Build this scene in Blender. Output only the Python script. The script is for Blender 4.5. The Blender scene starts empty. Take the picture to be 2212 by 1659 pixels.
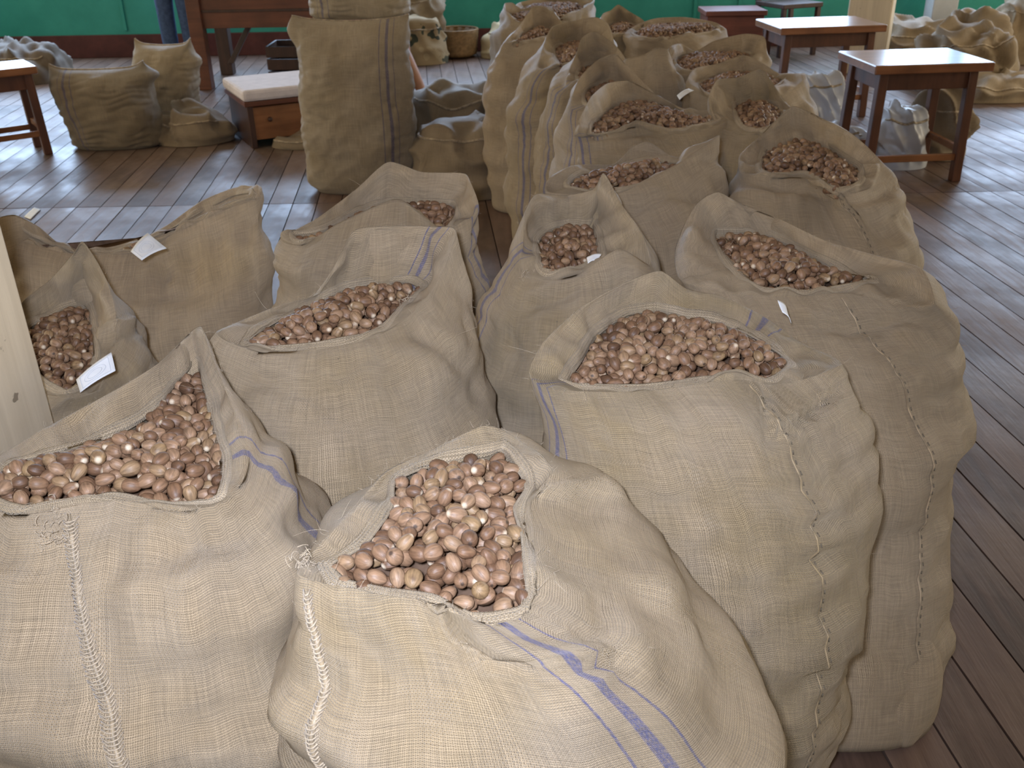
import bpy, bmesh, math, random
import numpy as np
from mathutils import Vector, Matrix, Euler

# ------------------------------------------------------------------ camera, world, light
SC = bpy.context.scene
COL = SC.collection
F, TH, ROLL, CH = 2070.0, math.radians(27.5), math.radians(1.0), 1.45
cd = bpy.data.cameras.new('camera'); cam = bpy.data.objects.new('camera', cd); COL.objects.link(cam)
cd.sensor_width = 36.0; cd.lens = 36.0 * F / 2212.0; cd.clip_start = 0.02
cam.matrix_world = Matrix.Translation((0, 0, CH)) @ Matrix.Rotation(math.pi/2 - TH, 4, 'X') @ Matrix.Rotation(-ROLL, 4, 'Z')
SC.camera = cam
cd.dof.use_dof = True; cd.dof.focus_distance = 1.3; cd.dof.aperture_fstop = 14.0
vs = SC.view_settings
vs.view_transform = 'Standard'; vs.look = 'None'; vs.exposure = 0.0; vs.gamma = 1.0; vs.use_curve_mapping = False

w = bpy.data.worlds.new('world'); SC.world = w; w.use_nodes = True
bg = w.node_tree.nodes['Background']; bg.inputs[0].default_value = (0.88, 0.92, 1.0, 1); bg.inputs[1].default_value = 1.6

def area(name, loc, rot, sx, sy, power, color):
    l = bpy.data.lights.new(name, 'AREA'); l.shape = 'RECTANGLE'; l.size = sx; l.size_y = sy
    l.energy = power; l.color = color
    o = bpy.data.objects.new(name, l); COL.objects.link(o); o.location = loc; o.rotation_euler = rot
    return o
WALL_Y = 9.95
SKY = (0.58, 0.85, 1.27)
# daylight in the far wall's window openings; side wall and door lamps are added fill
for i, x in enumerate((-4.6, -2.0, 0.6, 3.2, 5.8)):
    area('daylight_far', (x, WALL_Y + 0.02, 1.575), (math.radians(-90), 0, 0), 2.4, 1.55, (92, 92, 62, 66, 66)[i], SKY)
for y in (2.0, 5.0, 8.0):  # unseen side lamps, added as warm ambient fill
    area('fill_right', (7.3, y, 1.8), (0, math.radians(90), 0), 1.3, 1.7, {2.0: 42, 5.0: 80, 8.0: 66}[y], (1.0, 0.84, 0.58))
    area('fill_left', (-5.8, y, 1.8), (0, math.radians(-90), 0), 1.3, 1.7, {2.0: 75, 5.0: 38, 8.0: 16}[y], (1.0, 0.84, 0.58))
area('fill_door', (0.8, -3.9, 1.3), (math.radians(90), 0, 0), 2.4, 2.2, 14, (1.0, 0.95, 0.88))  # weak fill lamp added behind the camera
# the camera's own flash
fl = bpy.data.lights.new('flash', 'SPOT'); fl.energy = 124; fl.color = (0.86, 0.94, 1.16); fl.shadow_soft_size = 0.03
fl.spot_size = math.radians(92); fl.spot_blend = 1.0
flo = bpy.data.objects.new('flash', fl); COL.objects.link(flo); flo.location = (-0.05, -0.01, CH + 0.06)
flo.rotation_euler = (Vector((-0.18, 1.5, -0.85))).to_track_quat('-Z', 'Y').to_euler()

# ------------------------------------------------------------------ helpers
def ray(px, py):
    u, v = px - 1106.0, py - 829.5
    c, s = math.cos(ROLL), math.sin(ROLL)
    u, v = c*u - s*v, s*u + c*v
    fw = np.array([0, math.cos(TH), -math.sin(TH)]); up = np.array([0, math.sin(TH), math.cos(TH)])
    return fw + np.array([1.0, 0, 0])*u/F - up*v/F
def Pz(px, py, z):
    d = ray(px, py); return np.array([0, 0, CH]) + d*((z - CH)/d[2])
def Py(px, py, y):
    d = ray(px, py); return np.array([0, 0, CH]) + d*(y/d[1])

def link(o, parent=None):
    COL.objects.link(o)
    if parent is not None: o.parent = parent
    return o
def tag(o, label=None, cat=None, group=None, kind=None):
    if label: o['label'] = label
    if cat: o['category'] = cat
    if group: o['group'] = group
    if kind: o['kind'] = kind
    return o
def empty(name, loc=(0, 0, 0), rz=0):
    o = bpy.data.objects.new(name, None); o.location = loc; o.rotation_euler = (0, 0, rz); o.empty_display_size = 0.1
    return link(o)
def mesh(name, V, Fc, mat, parent=None, smooth=True, uv=None):
    me = bpy.data.meshes.new(name)
    me.from_pydata([tuple(map(float, v)) for v in V], [], [tuple(int(i) for i in f) for f in Fc])
    if uv is not None:
        l = me.uv_layers.new(name='UVMap'); li = np.zeros(len(me.loops), dtype=np.int32); me.loops.foreach_get('vertex_index', li)
        l.data.foreach_set('uv', np.asarray(uv, dtype=np.float32)[li].ravel())
    if smooth: me.polygons.foreach_set('use_smooth', [True]*len(me.polygons))
    me.materials.append(mat); me.update()
    return link(bpy.data.objects.new(name, me), parent)
def bmobj(name, bm, mat, parent=None, smooth=False):
    me = bpy.data.meshes.new(name); bm.normal_update(); bm.to_mesh(me); bm.free()
    if smooth: me.polygons.foreach_set('use_smooth', [True]*len(me.polygons))
    me.materials.append(mat)
    return link(bpy.data.objects.new(name, me), parent)
def bm_box(bm, c, s, rot=None, bev=0.0):
    r = bmesh.ops.create_cube(bm, size=1.0)
    M = Matrix.Translation(c) @ (rot.to_matrix().to_4x4() if rot else Matrix.Identity(4)) @ Matrix.Diagonal((*s, 1))
    bmesh.ops.transform(bm, matrix=M, verts=r['verts'])
    if bev > 0:
        es = list({e for v in r['verts'] for e in v.link_edges})
        bmesh.ops.bevel(bm, geom=es, offset=bev, segments=2, affect='EDGES', profile=0.5)
def box(name, c, s, mat, parent=None, bev=0.004, rot=None):
    bm = bmesh.new(); bm_box(bm, c, s, rot, bev); return bmobj(name, bm, mat, parent)
def bar(name, a, b, wx, wy, mat, parent=None, bev=0.004, taper=1.0):
    # a square bar from a to b, kept aligned with the world x axis
    a, b = Vector(a), Vector(b); bm = bmesh.new()
    r = bmesh.ops.create_cube(bm, size=1.0)
    for v in r['verts']:
        e = a if v.co.z < 0 else b; k = 1.0 if v.co.z < 0 else taper
        v.co = Vector((e.x + v.co.x*wx*k, e.y + v.co.y*wy*k, e.z))
    if bev: bmesh.ops.bevel(bm, geom=list(bm.edges), offset=bev, segments=2, affect='EDGES', profile=0.5)
    return bmobj(name, bm, mat, parent)
def tube_data(P, rad, n=8, flat=None):
    P = np.asarray(P, float); m = len(P)
    T = np.gradient(P, axis=0); T /= np.linalg.norm(T, axis=1)[:, None] + 1e-12
    ref = np.array([0, 0, 1.0]); N = np.zeros_like(P)
    a = ref - T[0]*(ref@T[0])
    if np.linalg.norm(a) < 1e-3: a = np.array([1.0, 0, 0]) - T[0]*T[0][0]
    a /= np.linalg.norm(a)
    for i in range(m):
        a = a - T[i]*(a@T[i]); a /= np.linalg.norm(a) + 1e-12; N[i] = a
    Bn = np.cross(T, N); rad = np.broadcast_to(np.asarray(rad, float), (m,))
    ang = np.linspace(0, 2*math.pi, n, endpoint=False)
    V = (P[:, None, :] + rad[:, None, None]*(np.cos(ang)[None, :, None]*N[:, None, :] + np.sin(ang)[None, :, None]*Bn[:, None, :])).reshape(-1, 3)
    Fc = [(i*n+j, i*n+(j+1) % n, (i+1)*n+(j+1) % n, (i+1)*n+j) for i in range(m-1) for j in range(n)]
    Fc += [tuple(range(n-1, -1, -1)), tuple((m-1)*n+j for j in range(n))]
    return V, Fc
def tube(name, P, rad, mat, parent=None, n=8):
    V, Fc = tube_data(P, rad, n); return mesh(name, V, Fc, mat, parent)
class Waves:
    """smooth random field: a sum of sines in random directions"""
    def __init__(s, seed, lam, n=10, aniso=(1, 1, 1)):
        r = np.random.RandomState(seed); d = r.normal(size=(n, 3)); d /= np.linalg.norm(d, axis=1)[:, None]
        s.k = d*np.array(aniso)*(2*math.pi/(lam*r.uniform(0.7, 1.4, size=(n, 1)))); s.p = r.uniform(0, 6.28, n); s.n = n
    def __call__(s, P):
        return np.sin(P @ s.k.T + s.p).sum(-1)/math.sqrt(s.n/2)
def sm(a, b, x):
    t = np.clip((x-a)/(b-a), 0, 1); return t*t*(3-2*t)

# ------------------------------------------------------------------ materials
class NT:
    def __init__(s, name):
        s.m = bpy.data.materials.new(name); s.m.use_nodes = True; s.t = s.m.node_tree; s.N = s.t.nodes; s.L = s.t.links
        s.b = s.N['Principled BSDF']
    def n(s, t, **kw):
        o = s.N.new(t)
        for k, v in kw.items(): setattr(o, k, v)
        return o
    def put(s, sock, v):
        if isinstance(v, bpy.types.NodeSocket): s.L.new(v, sock)
        elif v is not None: sock.default_value = v
    def math(s, op, a, b=None, c=None, clamp=False):
        o = s.n('ShaderNodeMath', operation=op, use_clamp=clamp)
        for i, v in enumerate((a, b, c)): s.put(o.inputs[i], v) if v is not None else None
        return o.outputs[0]
    def noise(s, vec, scale, detail=4, rough=0.55, out=0):
        o = s.n('ShaderNodeTexNoise'); s.put(o.inputs['Vector'], vec); o.inputs['Scale'].default_value = scale
        o.inputs['Detail'].default_value = detail; o.inputs['Roughness'].default_value = rough
        return o.outputs[out]
    def mapping(s, vec, scale=(1, 1, 1), loc=(0, 0, 0)):
        o = s.n('ShaderNodeMapping'); s.put(o.inputs['Vector'], vec); o.inputs['Scale'].default_value = scale; o.inputs['Location'].default_value = loc
        return o.outputs[0]
    def mix(s, f, a, b, mode='MIX'):
        o = s.n('ShaderNodeMix', data_type='RGBA', blend_type=mode)
        s.put(o.inputs[0], f); s.put(o.inputs[6], a); s.put(o.inputs[7], b); return o.outputs[2]
    def ramp(s, f, stops):
        o = s.n('ShaderNodeValToRGB'); s.put(o.inputs[0], f); e = o.color_ramp.elements
        while len(e) < len(stops): e.new(0.5)
        for i, (p, c) in enumerate(stops): e[i].position = p; e[i].color = c if len(c) == 4 else (*c, 1)
        return o.outputs[0]
    def mapr(s, v, a, b, c, d):
        o = s.n('ShaderNodeMapRange'); s.put(o.inputs[0], v)
        for i, x in enumerate((a, b, c, d)): o.inputs[i+1].default_value = x
        return o.outputs[0]
    def bump(s, h, strength, dist):
        o = s.n('ShaderNodeBump'); o.inputs['Strength'].default_value = strength; o.inputs['Distance'].default_value = dist
        s.put(o.inputs['Height'], h); s.L.new(o.outputs[0], s.b.inputs['Normal'])
    def coord(s, k): return s.n('ShaderNodeTexCoord').outputs[k]
    def rnd(s): return s.n('ShaderNodeObjectInfo').outputs['Random']
    def set(s, col=None, rough=None, spec=None, **kw):
        if col is not None: s.put(s.b.inputs['Base Color'], col)
        if rough is not None: s.put(s.b.inputs['Roughness'], rough)
        if spec is not None: s.put(s.b.inputs['Specular IOR Level'], spec)
        for k, v in kw.items(): s.put(s.b.inputs[k.replace('_', ' ')], v)
        return s.m

def burlap(name, tint=(0.43, 0.325, 0.205), stripe=None, stripecol=(0.075, 0.085, 0.24), pitch=0.0023, seed=0.0, yellow=0.3, stain=None):
    t = NT(name); uv = t.coord('UV'); ob = t.coord('Object')
    sep = t.n('ShaderNodeSeparateXYZ'); t.L.new(uv, sep.inputs[0]); u, v = sep.outputs[0], sep.outputs[1]
    k = math.pi/pitch
    wob = t.math('MULTIPLY', t.math('SUBTRACT', t.noise(ob, 26, 2), 0.5), 0.004)
    uu, vv = t.math('MULTIPLY', t.math('ADD', u, wob), k), t.math('MULTIPLY', t.math('ADD', v, wob), k*0.85)
    su, sv = t.math('SINE', uu), t.math('SINE', vv)
    par = t.math('MULTIPLY_ADD', t.math('MULTIPLY', t.math('COSINE', uu), t.math('COSINE', vv)), 0.5, 0.5)   # which thread lies on top
    hu = t.math('MULTIPLY', t.math('ABSOLUTE', su), par)
    hv = t.math('MULTIPLY', t.math('ABSOLUTE', sv), t.math('SUBTRACT', 1.0, par))
    h = t.math('MAXIMUM', hu, hv)
    slub_h = t.noise(t.mapping(uv, (14, 420, 1), (seed, seed, 0)), 1.0, 3, 0.6)
    slub_v = t.noise(t.mapping(uv, (380, 12, 1), (seed, seed, 0)), 1.0, 3, 0.6)
    slub = t.math('MULTIPLY', t.math('ADD', slub_h, slub_v), 0.5)
    patch = t.noise(t.mapping(ob, (1, 1, 1), (seed, seed, seed)), 5.5, 4, 0.6)
    c = t.mix(t.mapr(patch, 0.35, 0.7, 0, 1), (*[x*1.05 for x in tint], 1), (tint[0]*0.86, tint[1]*0.82, tint[2]*(0.80-0.3*yellow), 1))
    if stain is not None:
        dv = t.n('ShaderNodeVectorMath', operation='DISTANCE'); t.L.new(t.mapping(ob, (1, 1, 2.2)), dv.inputs[0]); dv.inputs[1].default_value = (stain[0], stain[1], stain[2]*2.2)
        c = t.mix(t.math('MULTIPLY', t.mapr(t.math('ADD', dv.outputs['Value'], t.math('MULTIPLY', t.math('SUBTRACT', patch, 0.5), 0.12)), stain[3], stain[3]*0.3, 0, 1), 0.75), c, (0.42, 0.27, 0.07, 1))
    if stripe is not None:
        m = None
        for off, hw in [(x + o_, h_) for x in (stripe if isinstance(stripe, (list, tuple)) else [stripe]) for o_, h_ in ((0.0, 0.011), (-0.044, 0.0028), (0.046, 0.0032))]:
            d = t.math('ABSOLUTE', t.math('SUBTRACT', t.math('ADD', u, t.math('MULTIPLY', wob, 0.6)), off))
            q = t.mapr(d, hw, hw*0.72, 0.0, 1.0)
            m = q if m is None else t.math('MAXIMUM', m, q)
        worn = t.mapr(t.noise(t.mapping(uv, (300, 170, 1)), 1.0, 3, 0.7), 0.30, 0.62, 0.25, 0.92)
        c = t.mix(t.math('MULTIPLY', m, worn), c, (*stripecol, 1))
    c = t.mix(1.0, c, t.mapr(slub, 0.3, 0.7, 0.62, 1.28), 'MULTIPLY')
    c = t.mix(1.0, c, t.mapr(h, 0.0, 0.75, 0.50, 1.15), 'MULTIPLY')
    fl_ = t.noise(t.mapping(uv, (60, 60, 1), (seed+3, seed, 0)), 1.0, 3, 0.6)
    c = t.mix(t.mapr(fl_, 0.72, 0.76, 0, 0.6), c, (0.10, 0.075, 0.05, 1))                     # dark specks of chaff
    hh = t.math('ADD', h, t.math('MULTIPLY', slub, 0.8))
    t.bump(hh, 0.9, 0.0019)
    return t.set(c, 0.55, 0.65, Sheen_Weight=0.25, Sheen_Roughness=0.45, Sheen_Tint=(1.0, 0.95, 0.86, 1))

def plain(name, col, rough=0.6, spec=0.4, var=0.25, scale=8, bump=0.0, stretch=(1, 1, 1), **kw):
    t = NT(name); ob = t.coord('Object'); n = t.noise(t.mapping(ob, stretch), scale, 5, 0.6)
    c = t.mix(1.0, (*col, 1), t.mapr(n, 0.3, 0.7, 1-var, 1+var), 'MULTIPLY')
    if bump: t.bump(n, 0.5, bump)
    return t.set(c, rough, spec, **kw)

M = {}
M['burlap'] = burlap('burlap')
M['hem'] = burlap('burlap_hem', (0.43, 0.335, 0.222), pitch=0.0022)
M['rope'] = plain('jute_twine', (0.43, 0.345, 0.24), 0.75, 0.3, 0.3, 240, 0.0006, (1, 1, 1), Sheen_Weight=0.3)
M['dark_thread'] = plain('dark_thread', (0.17, 0.14, 0.10), 0.8, 0.2, 0.2, 50)
M['bedding'] = plain('shadowed_burlap', (0.16, 0.10, 0.065), 0.8, 0.2, 0.3, 40)  # burlap tone with shade put into its colour

def nut_mat():
    t = NT('nutmeg_shell'); uv = t.coord('UV')
    geo = t.n('ShaderNodeNewGeometry').outputs['Random Per Island']
    r = t.math('FRACT', t.math('ADD', t.math('MULTIPLY', geo, 7.31), t.rnd()))
    r2 = t.math('FRACT', t.math('MULTIPLY', r, 17.7))
    comb = t.n('ShaderNodeCombineXYZ'); t.put(comb.inputs[2], t.math('MULTIPLY', r, 40.0))
    add = t.n('ShaderNodeVectorMath', operation='ADD'); t.L.new(uv, add.inputs[0]); t.L.new(comb.outputs[0], add.inputs[1])
    groove = t.noise(t.mapping(add.outputs[0], (16, 2.2, 1)), 1.0, 3, 0.6)
    blot = t.noise(t.mapping(add.outputs[0], (3, 2.5, 1)), 1.0, 2)
    base = t.ramp(r, [(0.0, (0.115, 0.060, 0.032)), (0.25, (0.20, 0.110, 0.060)), (0.5, (0.265, 0.155, 0.088)), (0.75, (0.32, 0.198, 0.118)), (1.0, (0.28, 0.180, 0.090))])
    c = t.mix(1.0, base, t.mapr(groove, 0.32, 0.68, 0.68, 1.25), 'MULTIPLY')
    c = t.mix(t.mapr(blot, 0.58, 0.72, 0, 0.55), c, (0.09, 0.045, 0.025, 1))
    sep = t.n('ShaderNodeSeparateXYZ'); t.L.new(uv, sep.inputs[0]); v = sep.outputs[1]
    pale = t.math('MULTIPLY', t.mapr(v, 0.80, 0.92, 0, 1), t.mapr(r2, 0.45, 0.6, 0, 0.85))
    c = t.mix(pale, c, (0.72, 0.60, 0.44, 1))
    dark = t.math('MULTIPLY', t.mapr(v, 0.10, 0.045, 0, 1), t.mapr(r2, 0.6, 0.4, 0, 0.9))
    c = t.mix(dark, c, (0.05, 0.03, 0.02, 1))
    t.bump(groove, 0.55, 0.0012)
    return t.set(c, 0.5, 0.42)
M['nut'] = nut_mat()
M['paper'] = plain('white_paper', (0.78, 0.80, 0.82), 0.7, 0.3, 0.06, 30)
M['ink'] = plain('faded_ink', (0.55, 0.58, 0.63), 0.8, 0.2, 0.1, 30)

def post_mat():
    t = NT('cream_paint'); ob = t.coord('Object')
    n = t.noise(t.mapping(ob, (30, 30, 1.6)), 1.0, 4, 0.6); p = t.noise(ob, 9, 5, 0.6)
    c = t.mix(t.mapr(n, 0.35, 0.7, 0, 1), (0.66, 0.56, 0.41, 1), (0.56, 0.47, 0.34, 1))
    chip = t.noise(ob, 34, 3, 0.5)
    c = t.mix(t.mapr(chip, 0.71, 0.74, 0, 1), c, (0.25, 0.20, 0.14, 1))
    t.bump(t.math('ADD', n, t.math('MULTIPLY', p, 0.6)), 0.5, 0.002)
    return t.set(c, 0.5, 0.45)
M['post'] = post_mat()

def floor_mat():
    t = NT('worn_floorboard'); ob = t.coord('Object'); r = t.rnd()
    sh = t.n('ShaderNodeCombineXYZ'); t.put(sh.inputs[2], t.math('MULTIPLY', r, 30.0))
    ad = t.n('ShaderNodeVectorMath', operation='ADD'); t.L.new(ob, ad.inputs[0]); t.L.new(sh.outputs[0], ad.inputs[1]); v = ad.outputs[0]
    grain = t.noise(t.mapping(v, (38, 2.2, 1)), 1.0, 5, 0.65)
    big = t.noise(t.mapping(ob, (1.0, 0.8, 1)), 2.4, 5, 0.62)
    c = t.ramp(t.math('ADD', t.math('MULTIPLY', grain, 0.7), t.math('MULTIPLY', t.math('SUBTRACT', r, 0.5), 0.35)),
               [(0.15, (0.068, 0.042, 0.032)), (0.4, (0.13, 0.080, 0.060)), (0.65, (0.20, 0.130, 0.096))])
    c = t.mix(t.mapr(big, 0.45, 0.68, 0, 0.55), c, (0.24, 0.18, 0.145, 1))
    ro = t.math('ADD', t.mapr(big, 0.32, 0.66, 0.56, 0.33), t.math('MULTIPLY', t.math('SUBTRACT', grain, 0.5), 0.25))
    t.bump(t.math('ADD', grain, t.math('MULTIPLY', big, 2.0)), 0.45, 0.003)
    return t.set(c, ro, 0.5)
M['floor'] = floor_mat()
M['floor_gap'] = plain('dark_floor_joint', (0.02, 0.013, 0.01), 0.9, 0.1)
def wood(name, a, b, rough=0.35, axis=0, spec=0.5):
    t = NT(name); ob = t.coord('Object'); sc = [26, 26, 26]; sc[axis] = 2.0
    n = t.noise(t.mapping(ob, tuple(sc)), 1.0, 5, 0.6); p = t.noise(ob, 6, 3)
    c = t.mix(t.mapr(n, 0.3, 0.7, 0, 1), (*a, 1), (*b, 1)); c = t.mix(1.0, c, t.mapr(p, 0.3, 0.7, 0.75, 1.2), 'MULTIPLY')
    t.bump(n, 0.25, 0.001)
    return t.set(c, rough, spec)
M['stool_top'] = wood('polished_stool_top', (0.20, 0.075, 0.030), (0.30, 0.13, 0.055), 0.30, 0); M['stool_top'].node_tree.nodes['Principled BSDF'].inputs['Coat Weight'].default_value = 1.0; M['stool_top'].node_tree.nodes['Principled BSDF'].inputs['Coat Roughness'].default_value = 0.22
M['stool_leg'] = wood('dark_red_wood', (0.07, 0.025, 0.013), (0.13, 0.05, 0.024), 0.42, 2)
M['orange_wood'] = wood('orange_brown_wood', (0.16, 0.06, 0.022), (0.27, 0.115, 0.045), 0.38, 0)
M['table_wood'] = wood('red_brown_wood', (0.085, 0.027, 0.014), (0.15, 0.052, 0.024), 0.45, 0)
M['dark_wood'] = wood('dark_brown_wood', (0.035, 0.016, 0.010), (0.065, 0.028, 0.017), 0.5, 2)
M['box_wood'] = wood('maroon_wood', (0.10, 0.028, 0.018), (0.15, 0.045, 0.028), 0.5, 0)
def wall_mat():
    t = NT('green_wall_paint'); ob = t.coord('Object'); n = t.noise(ob, 3.0, 6, 0.6); f = t.noise(ob, 60, 3)
    c = t.mix(t.mapr(n, 0.3, 0.7, 0, 1), (0.026, 0.25, 0.20, 1), (0.042, 0.32, 0.255, 1))
    c = t.mix(t.mapr(f, 0.66, 0.72, 0, 0.3), c, (0.10, 0.13, 0.09, 1)); t.bump(f, 0.2, 0.002)
    return t.set(c, 0.55, 0.35)
M['wall'] = wall_mat()
M['wall_upper'] = plain('cream_plaster', (0.62, 0.52, 0.36), 0.8, 0.2, 0.08, 4)
M['ceiling'] = plain('brown_ceiling_boards', (0.58, 0.43, 0.26), 0.8, 0.2, 0.15, 3)
M['skirting'] = plain('maroon_skirting', (0.085, 0.026, 0.022), 0.6, 0.3, 0.3, 6)

# ------------------------------------------------------------------ the room
def build_room():
    x0, x1, y0, y1, zc = -5.9, 7.4, -4.0, WALL_Y, 3.4
    fl_ = box('floor', ((x0+x1)/2, (y0+y1)/2, -0.06), (x1-x0, y1-y0, 0.10), M['floor_gap'], bev=0); tag(fl_, kind='structure')
    tag(fl_, 'worn reddish brown plank floor of the hall', 'floor')
    rng = random.Random(4)
    pw = 0.125; seams = [y0, 1.0, 4.86, 7.6, y1]; cache = {}
    lean = -0.085
    for i in range(-42, 42):
        for a, b in zip(seams[:-1], seams[1:]):
            xc = (i+0.5)*pw + lean*((a+b)/2 - 4.9)*1.0
            xm = xc
            if xm < -5.0 or xm > 5.0: continue
            if b <= 1.0 and not (0.3 < xm < 2.6): continue
            if a >= 7.6 and xm > 4.9: continue
            L = b - a - 0.006
            key = round(L, 3)
            if key not in cache:
                s = 0.5*(pw-0.005); V = []
                for sy in (-L/2, L/2):
                    for sx in (-s, s):
                        for z in (-0.012, 0.0): V.append((sx + lean*sy, sy, z))
                Fc = [(0, 4, 5, 1), (2, 3, 7, 6), (1, 5, 7, 3), (0, 1, 3, 2), (4, 6, 7, 5)]
                me = bpy.data.meshes.new('plank'); me.from_pydata(V, [], Fc); me.materials.append(M['floor']); cache[key] = me
            o = bpy.data.objects.new('plank', cache[key]); o.location = (xc, (a+b)/2, 0.0 - rng.random()*0.0012); o.rotation_euler = (0, rng.uniform(-0.004, 0.004), 0)
            link(o, fl_)
    # far wall: solid below the sill, piers between the window openings, solid above
    wl = empty('wall_back', (0, y1+0.1, 0)); tag(wl, 'green painted far wall behind the sacks', 'wall', kind='structure')
    cxm = (x0+x1)/2
    box('dado', (cxm, 0, 0.40), (x1-x0, 0.2, 0.8), M['wall'], wl, 0)
    box('upper_wall', (cxm, 0, 2.875), (x1-x0, 0.2, 1.05), M['wall_upper'], wl, 0)
    xs = [x0, -5.8, -3.4, -3.2, -0.8, -0.6, 1.8, 2.0, 4.4, 4.6, 7.0, x1]
    for a, b in zip(xs[0::2], xs[1::2]): box('pier', ((a+b)/2, 0, 1.575), (b-a, 0.2, 1.55), M['wall'], wl, 0)
    for px in (268, 1500, 1595, 1650):
        p = Py(px, 40, y1); box('batten', (p[0], -0.11, 0.52), (0.03, 0.02, 0.55), M['wall'], wl, 0.003)
    bb = box('baseboard_back', (cxm, y1-0.02, 0.105), (x1-x0, 0.04, 0.21), M['skirting'], None, 0.004); tag(bb, 'dark maroon skirting band along the green wall', 'baseboard', kind='structure')
    for nm, x in (('wall_left', x0-0.1), ('wall_right', x1+0.1)):
        r = empty(nm, (x, 0, 0)); tag(r, 'green and cream side wall on the ' + ('left' if x < 0 else 'right'), 'wall', kind='structure')
        box('dado', (0, (y0+y1)/2, 0.55), (0.2, y1-y0, 1.1), M['wall'], r, 0); box('upper_wall', (0, (y0+y1)/2, 2.95), (0.2, y1-y0, 0.9), M['wall_upper'], r, 0)
        ys = [y0, 1.15, 2.85, 4.15, 5.85, 7.15, 8.85, y1]
        for a, b in zip(ys[0::2], ys[1::2]): box('pier', (0, (a+b)/2, 1.8), (0.2, b-a, 1.4), M['wall_upper'], r, 0)
    r = empty('wall_front', (0, y0-0.1, 0)); tag(r, 'cream wall with wide open doorway behind the viewer', 'wall', kind='structure')
    box('wall_panel', ((x0-0.4)/2, 0, 1.7), (abs(x0+0.4), 0.2, 3.4), M['wall_upper'], r, 0); box('wall_panel', ((x1+2.0)/2, 0, 1.7), (x1-2.0, 0.2, 3.4), M['wall_upper'], r, 0)
    box('lintel', (0.8, 0, 2.9), (2.4, 0.2, 1.0), M['wall_upper'], r, 0)
    c = box('ceiling', (cxm, (y0+y1)/2, zc+0.05), (x1-x0, y1-y0, 0.1), M['ceiling'], None, 0); tag(c, 'brown boarded ceiling of the hall', 'ceiling', kind='structure')
build_room()

# ------------------------------------------------------------------ open sacks
NUTS = []          # (sack id, position, visible)
SACKS = {}
ULEN = 1.75
def cyc(angs, vals, q):
    """periodic cubic interpolation through control values given at angles (degrees)"""
    a = np.asarray(angs, float); o = np.argsort(a); a = a[o]; v = np.asarray(vals, float)[o]; n = len(a)
    A = np.concatenate([a-360, a, a+360]); Vv = np.concatenate([v, v, v])
    h = np.diff(A); d = np.diff(Vv, axis=0)/h[:, None]
    m = np.zeros_like(Vv); m[1:-1] = (d[:-1]*h[1:, None] + d[1:]*h[:-1, None])/(h[1:]+h[:-1])[:, None]; m *= 0.70
    i = np.clip(np.searchsorted(A, q, side='right')-1, 0, len(A)-2); t = ((q-A[i])/h[i])[:, None]; H = h[i][:, None]
    return (2*t**3-3*t**2+1)*Vv[i] + (t**3-2*t**2+t)*H*m[i] + (-2*t**3+3*t**2)*Vv[i+1] + (t**3-t**2)*H*m[i+1]
def bez(P0, P1, P2, P3, t):
    t = t[:, None, None]; return (1-t)**3*P0 + 3*t*(1-t)**2*P1 + 3*t*t*(1-t)*P2 + t**3*P3

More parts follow.
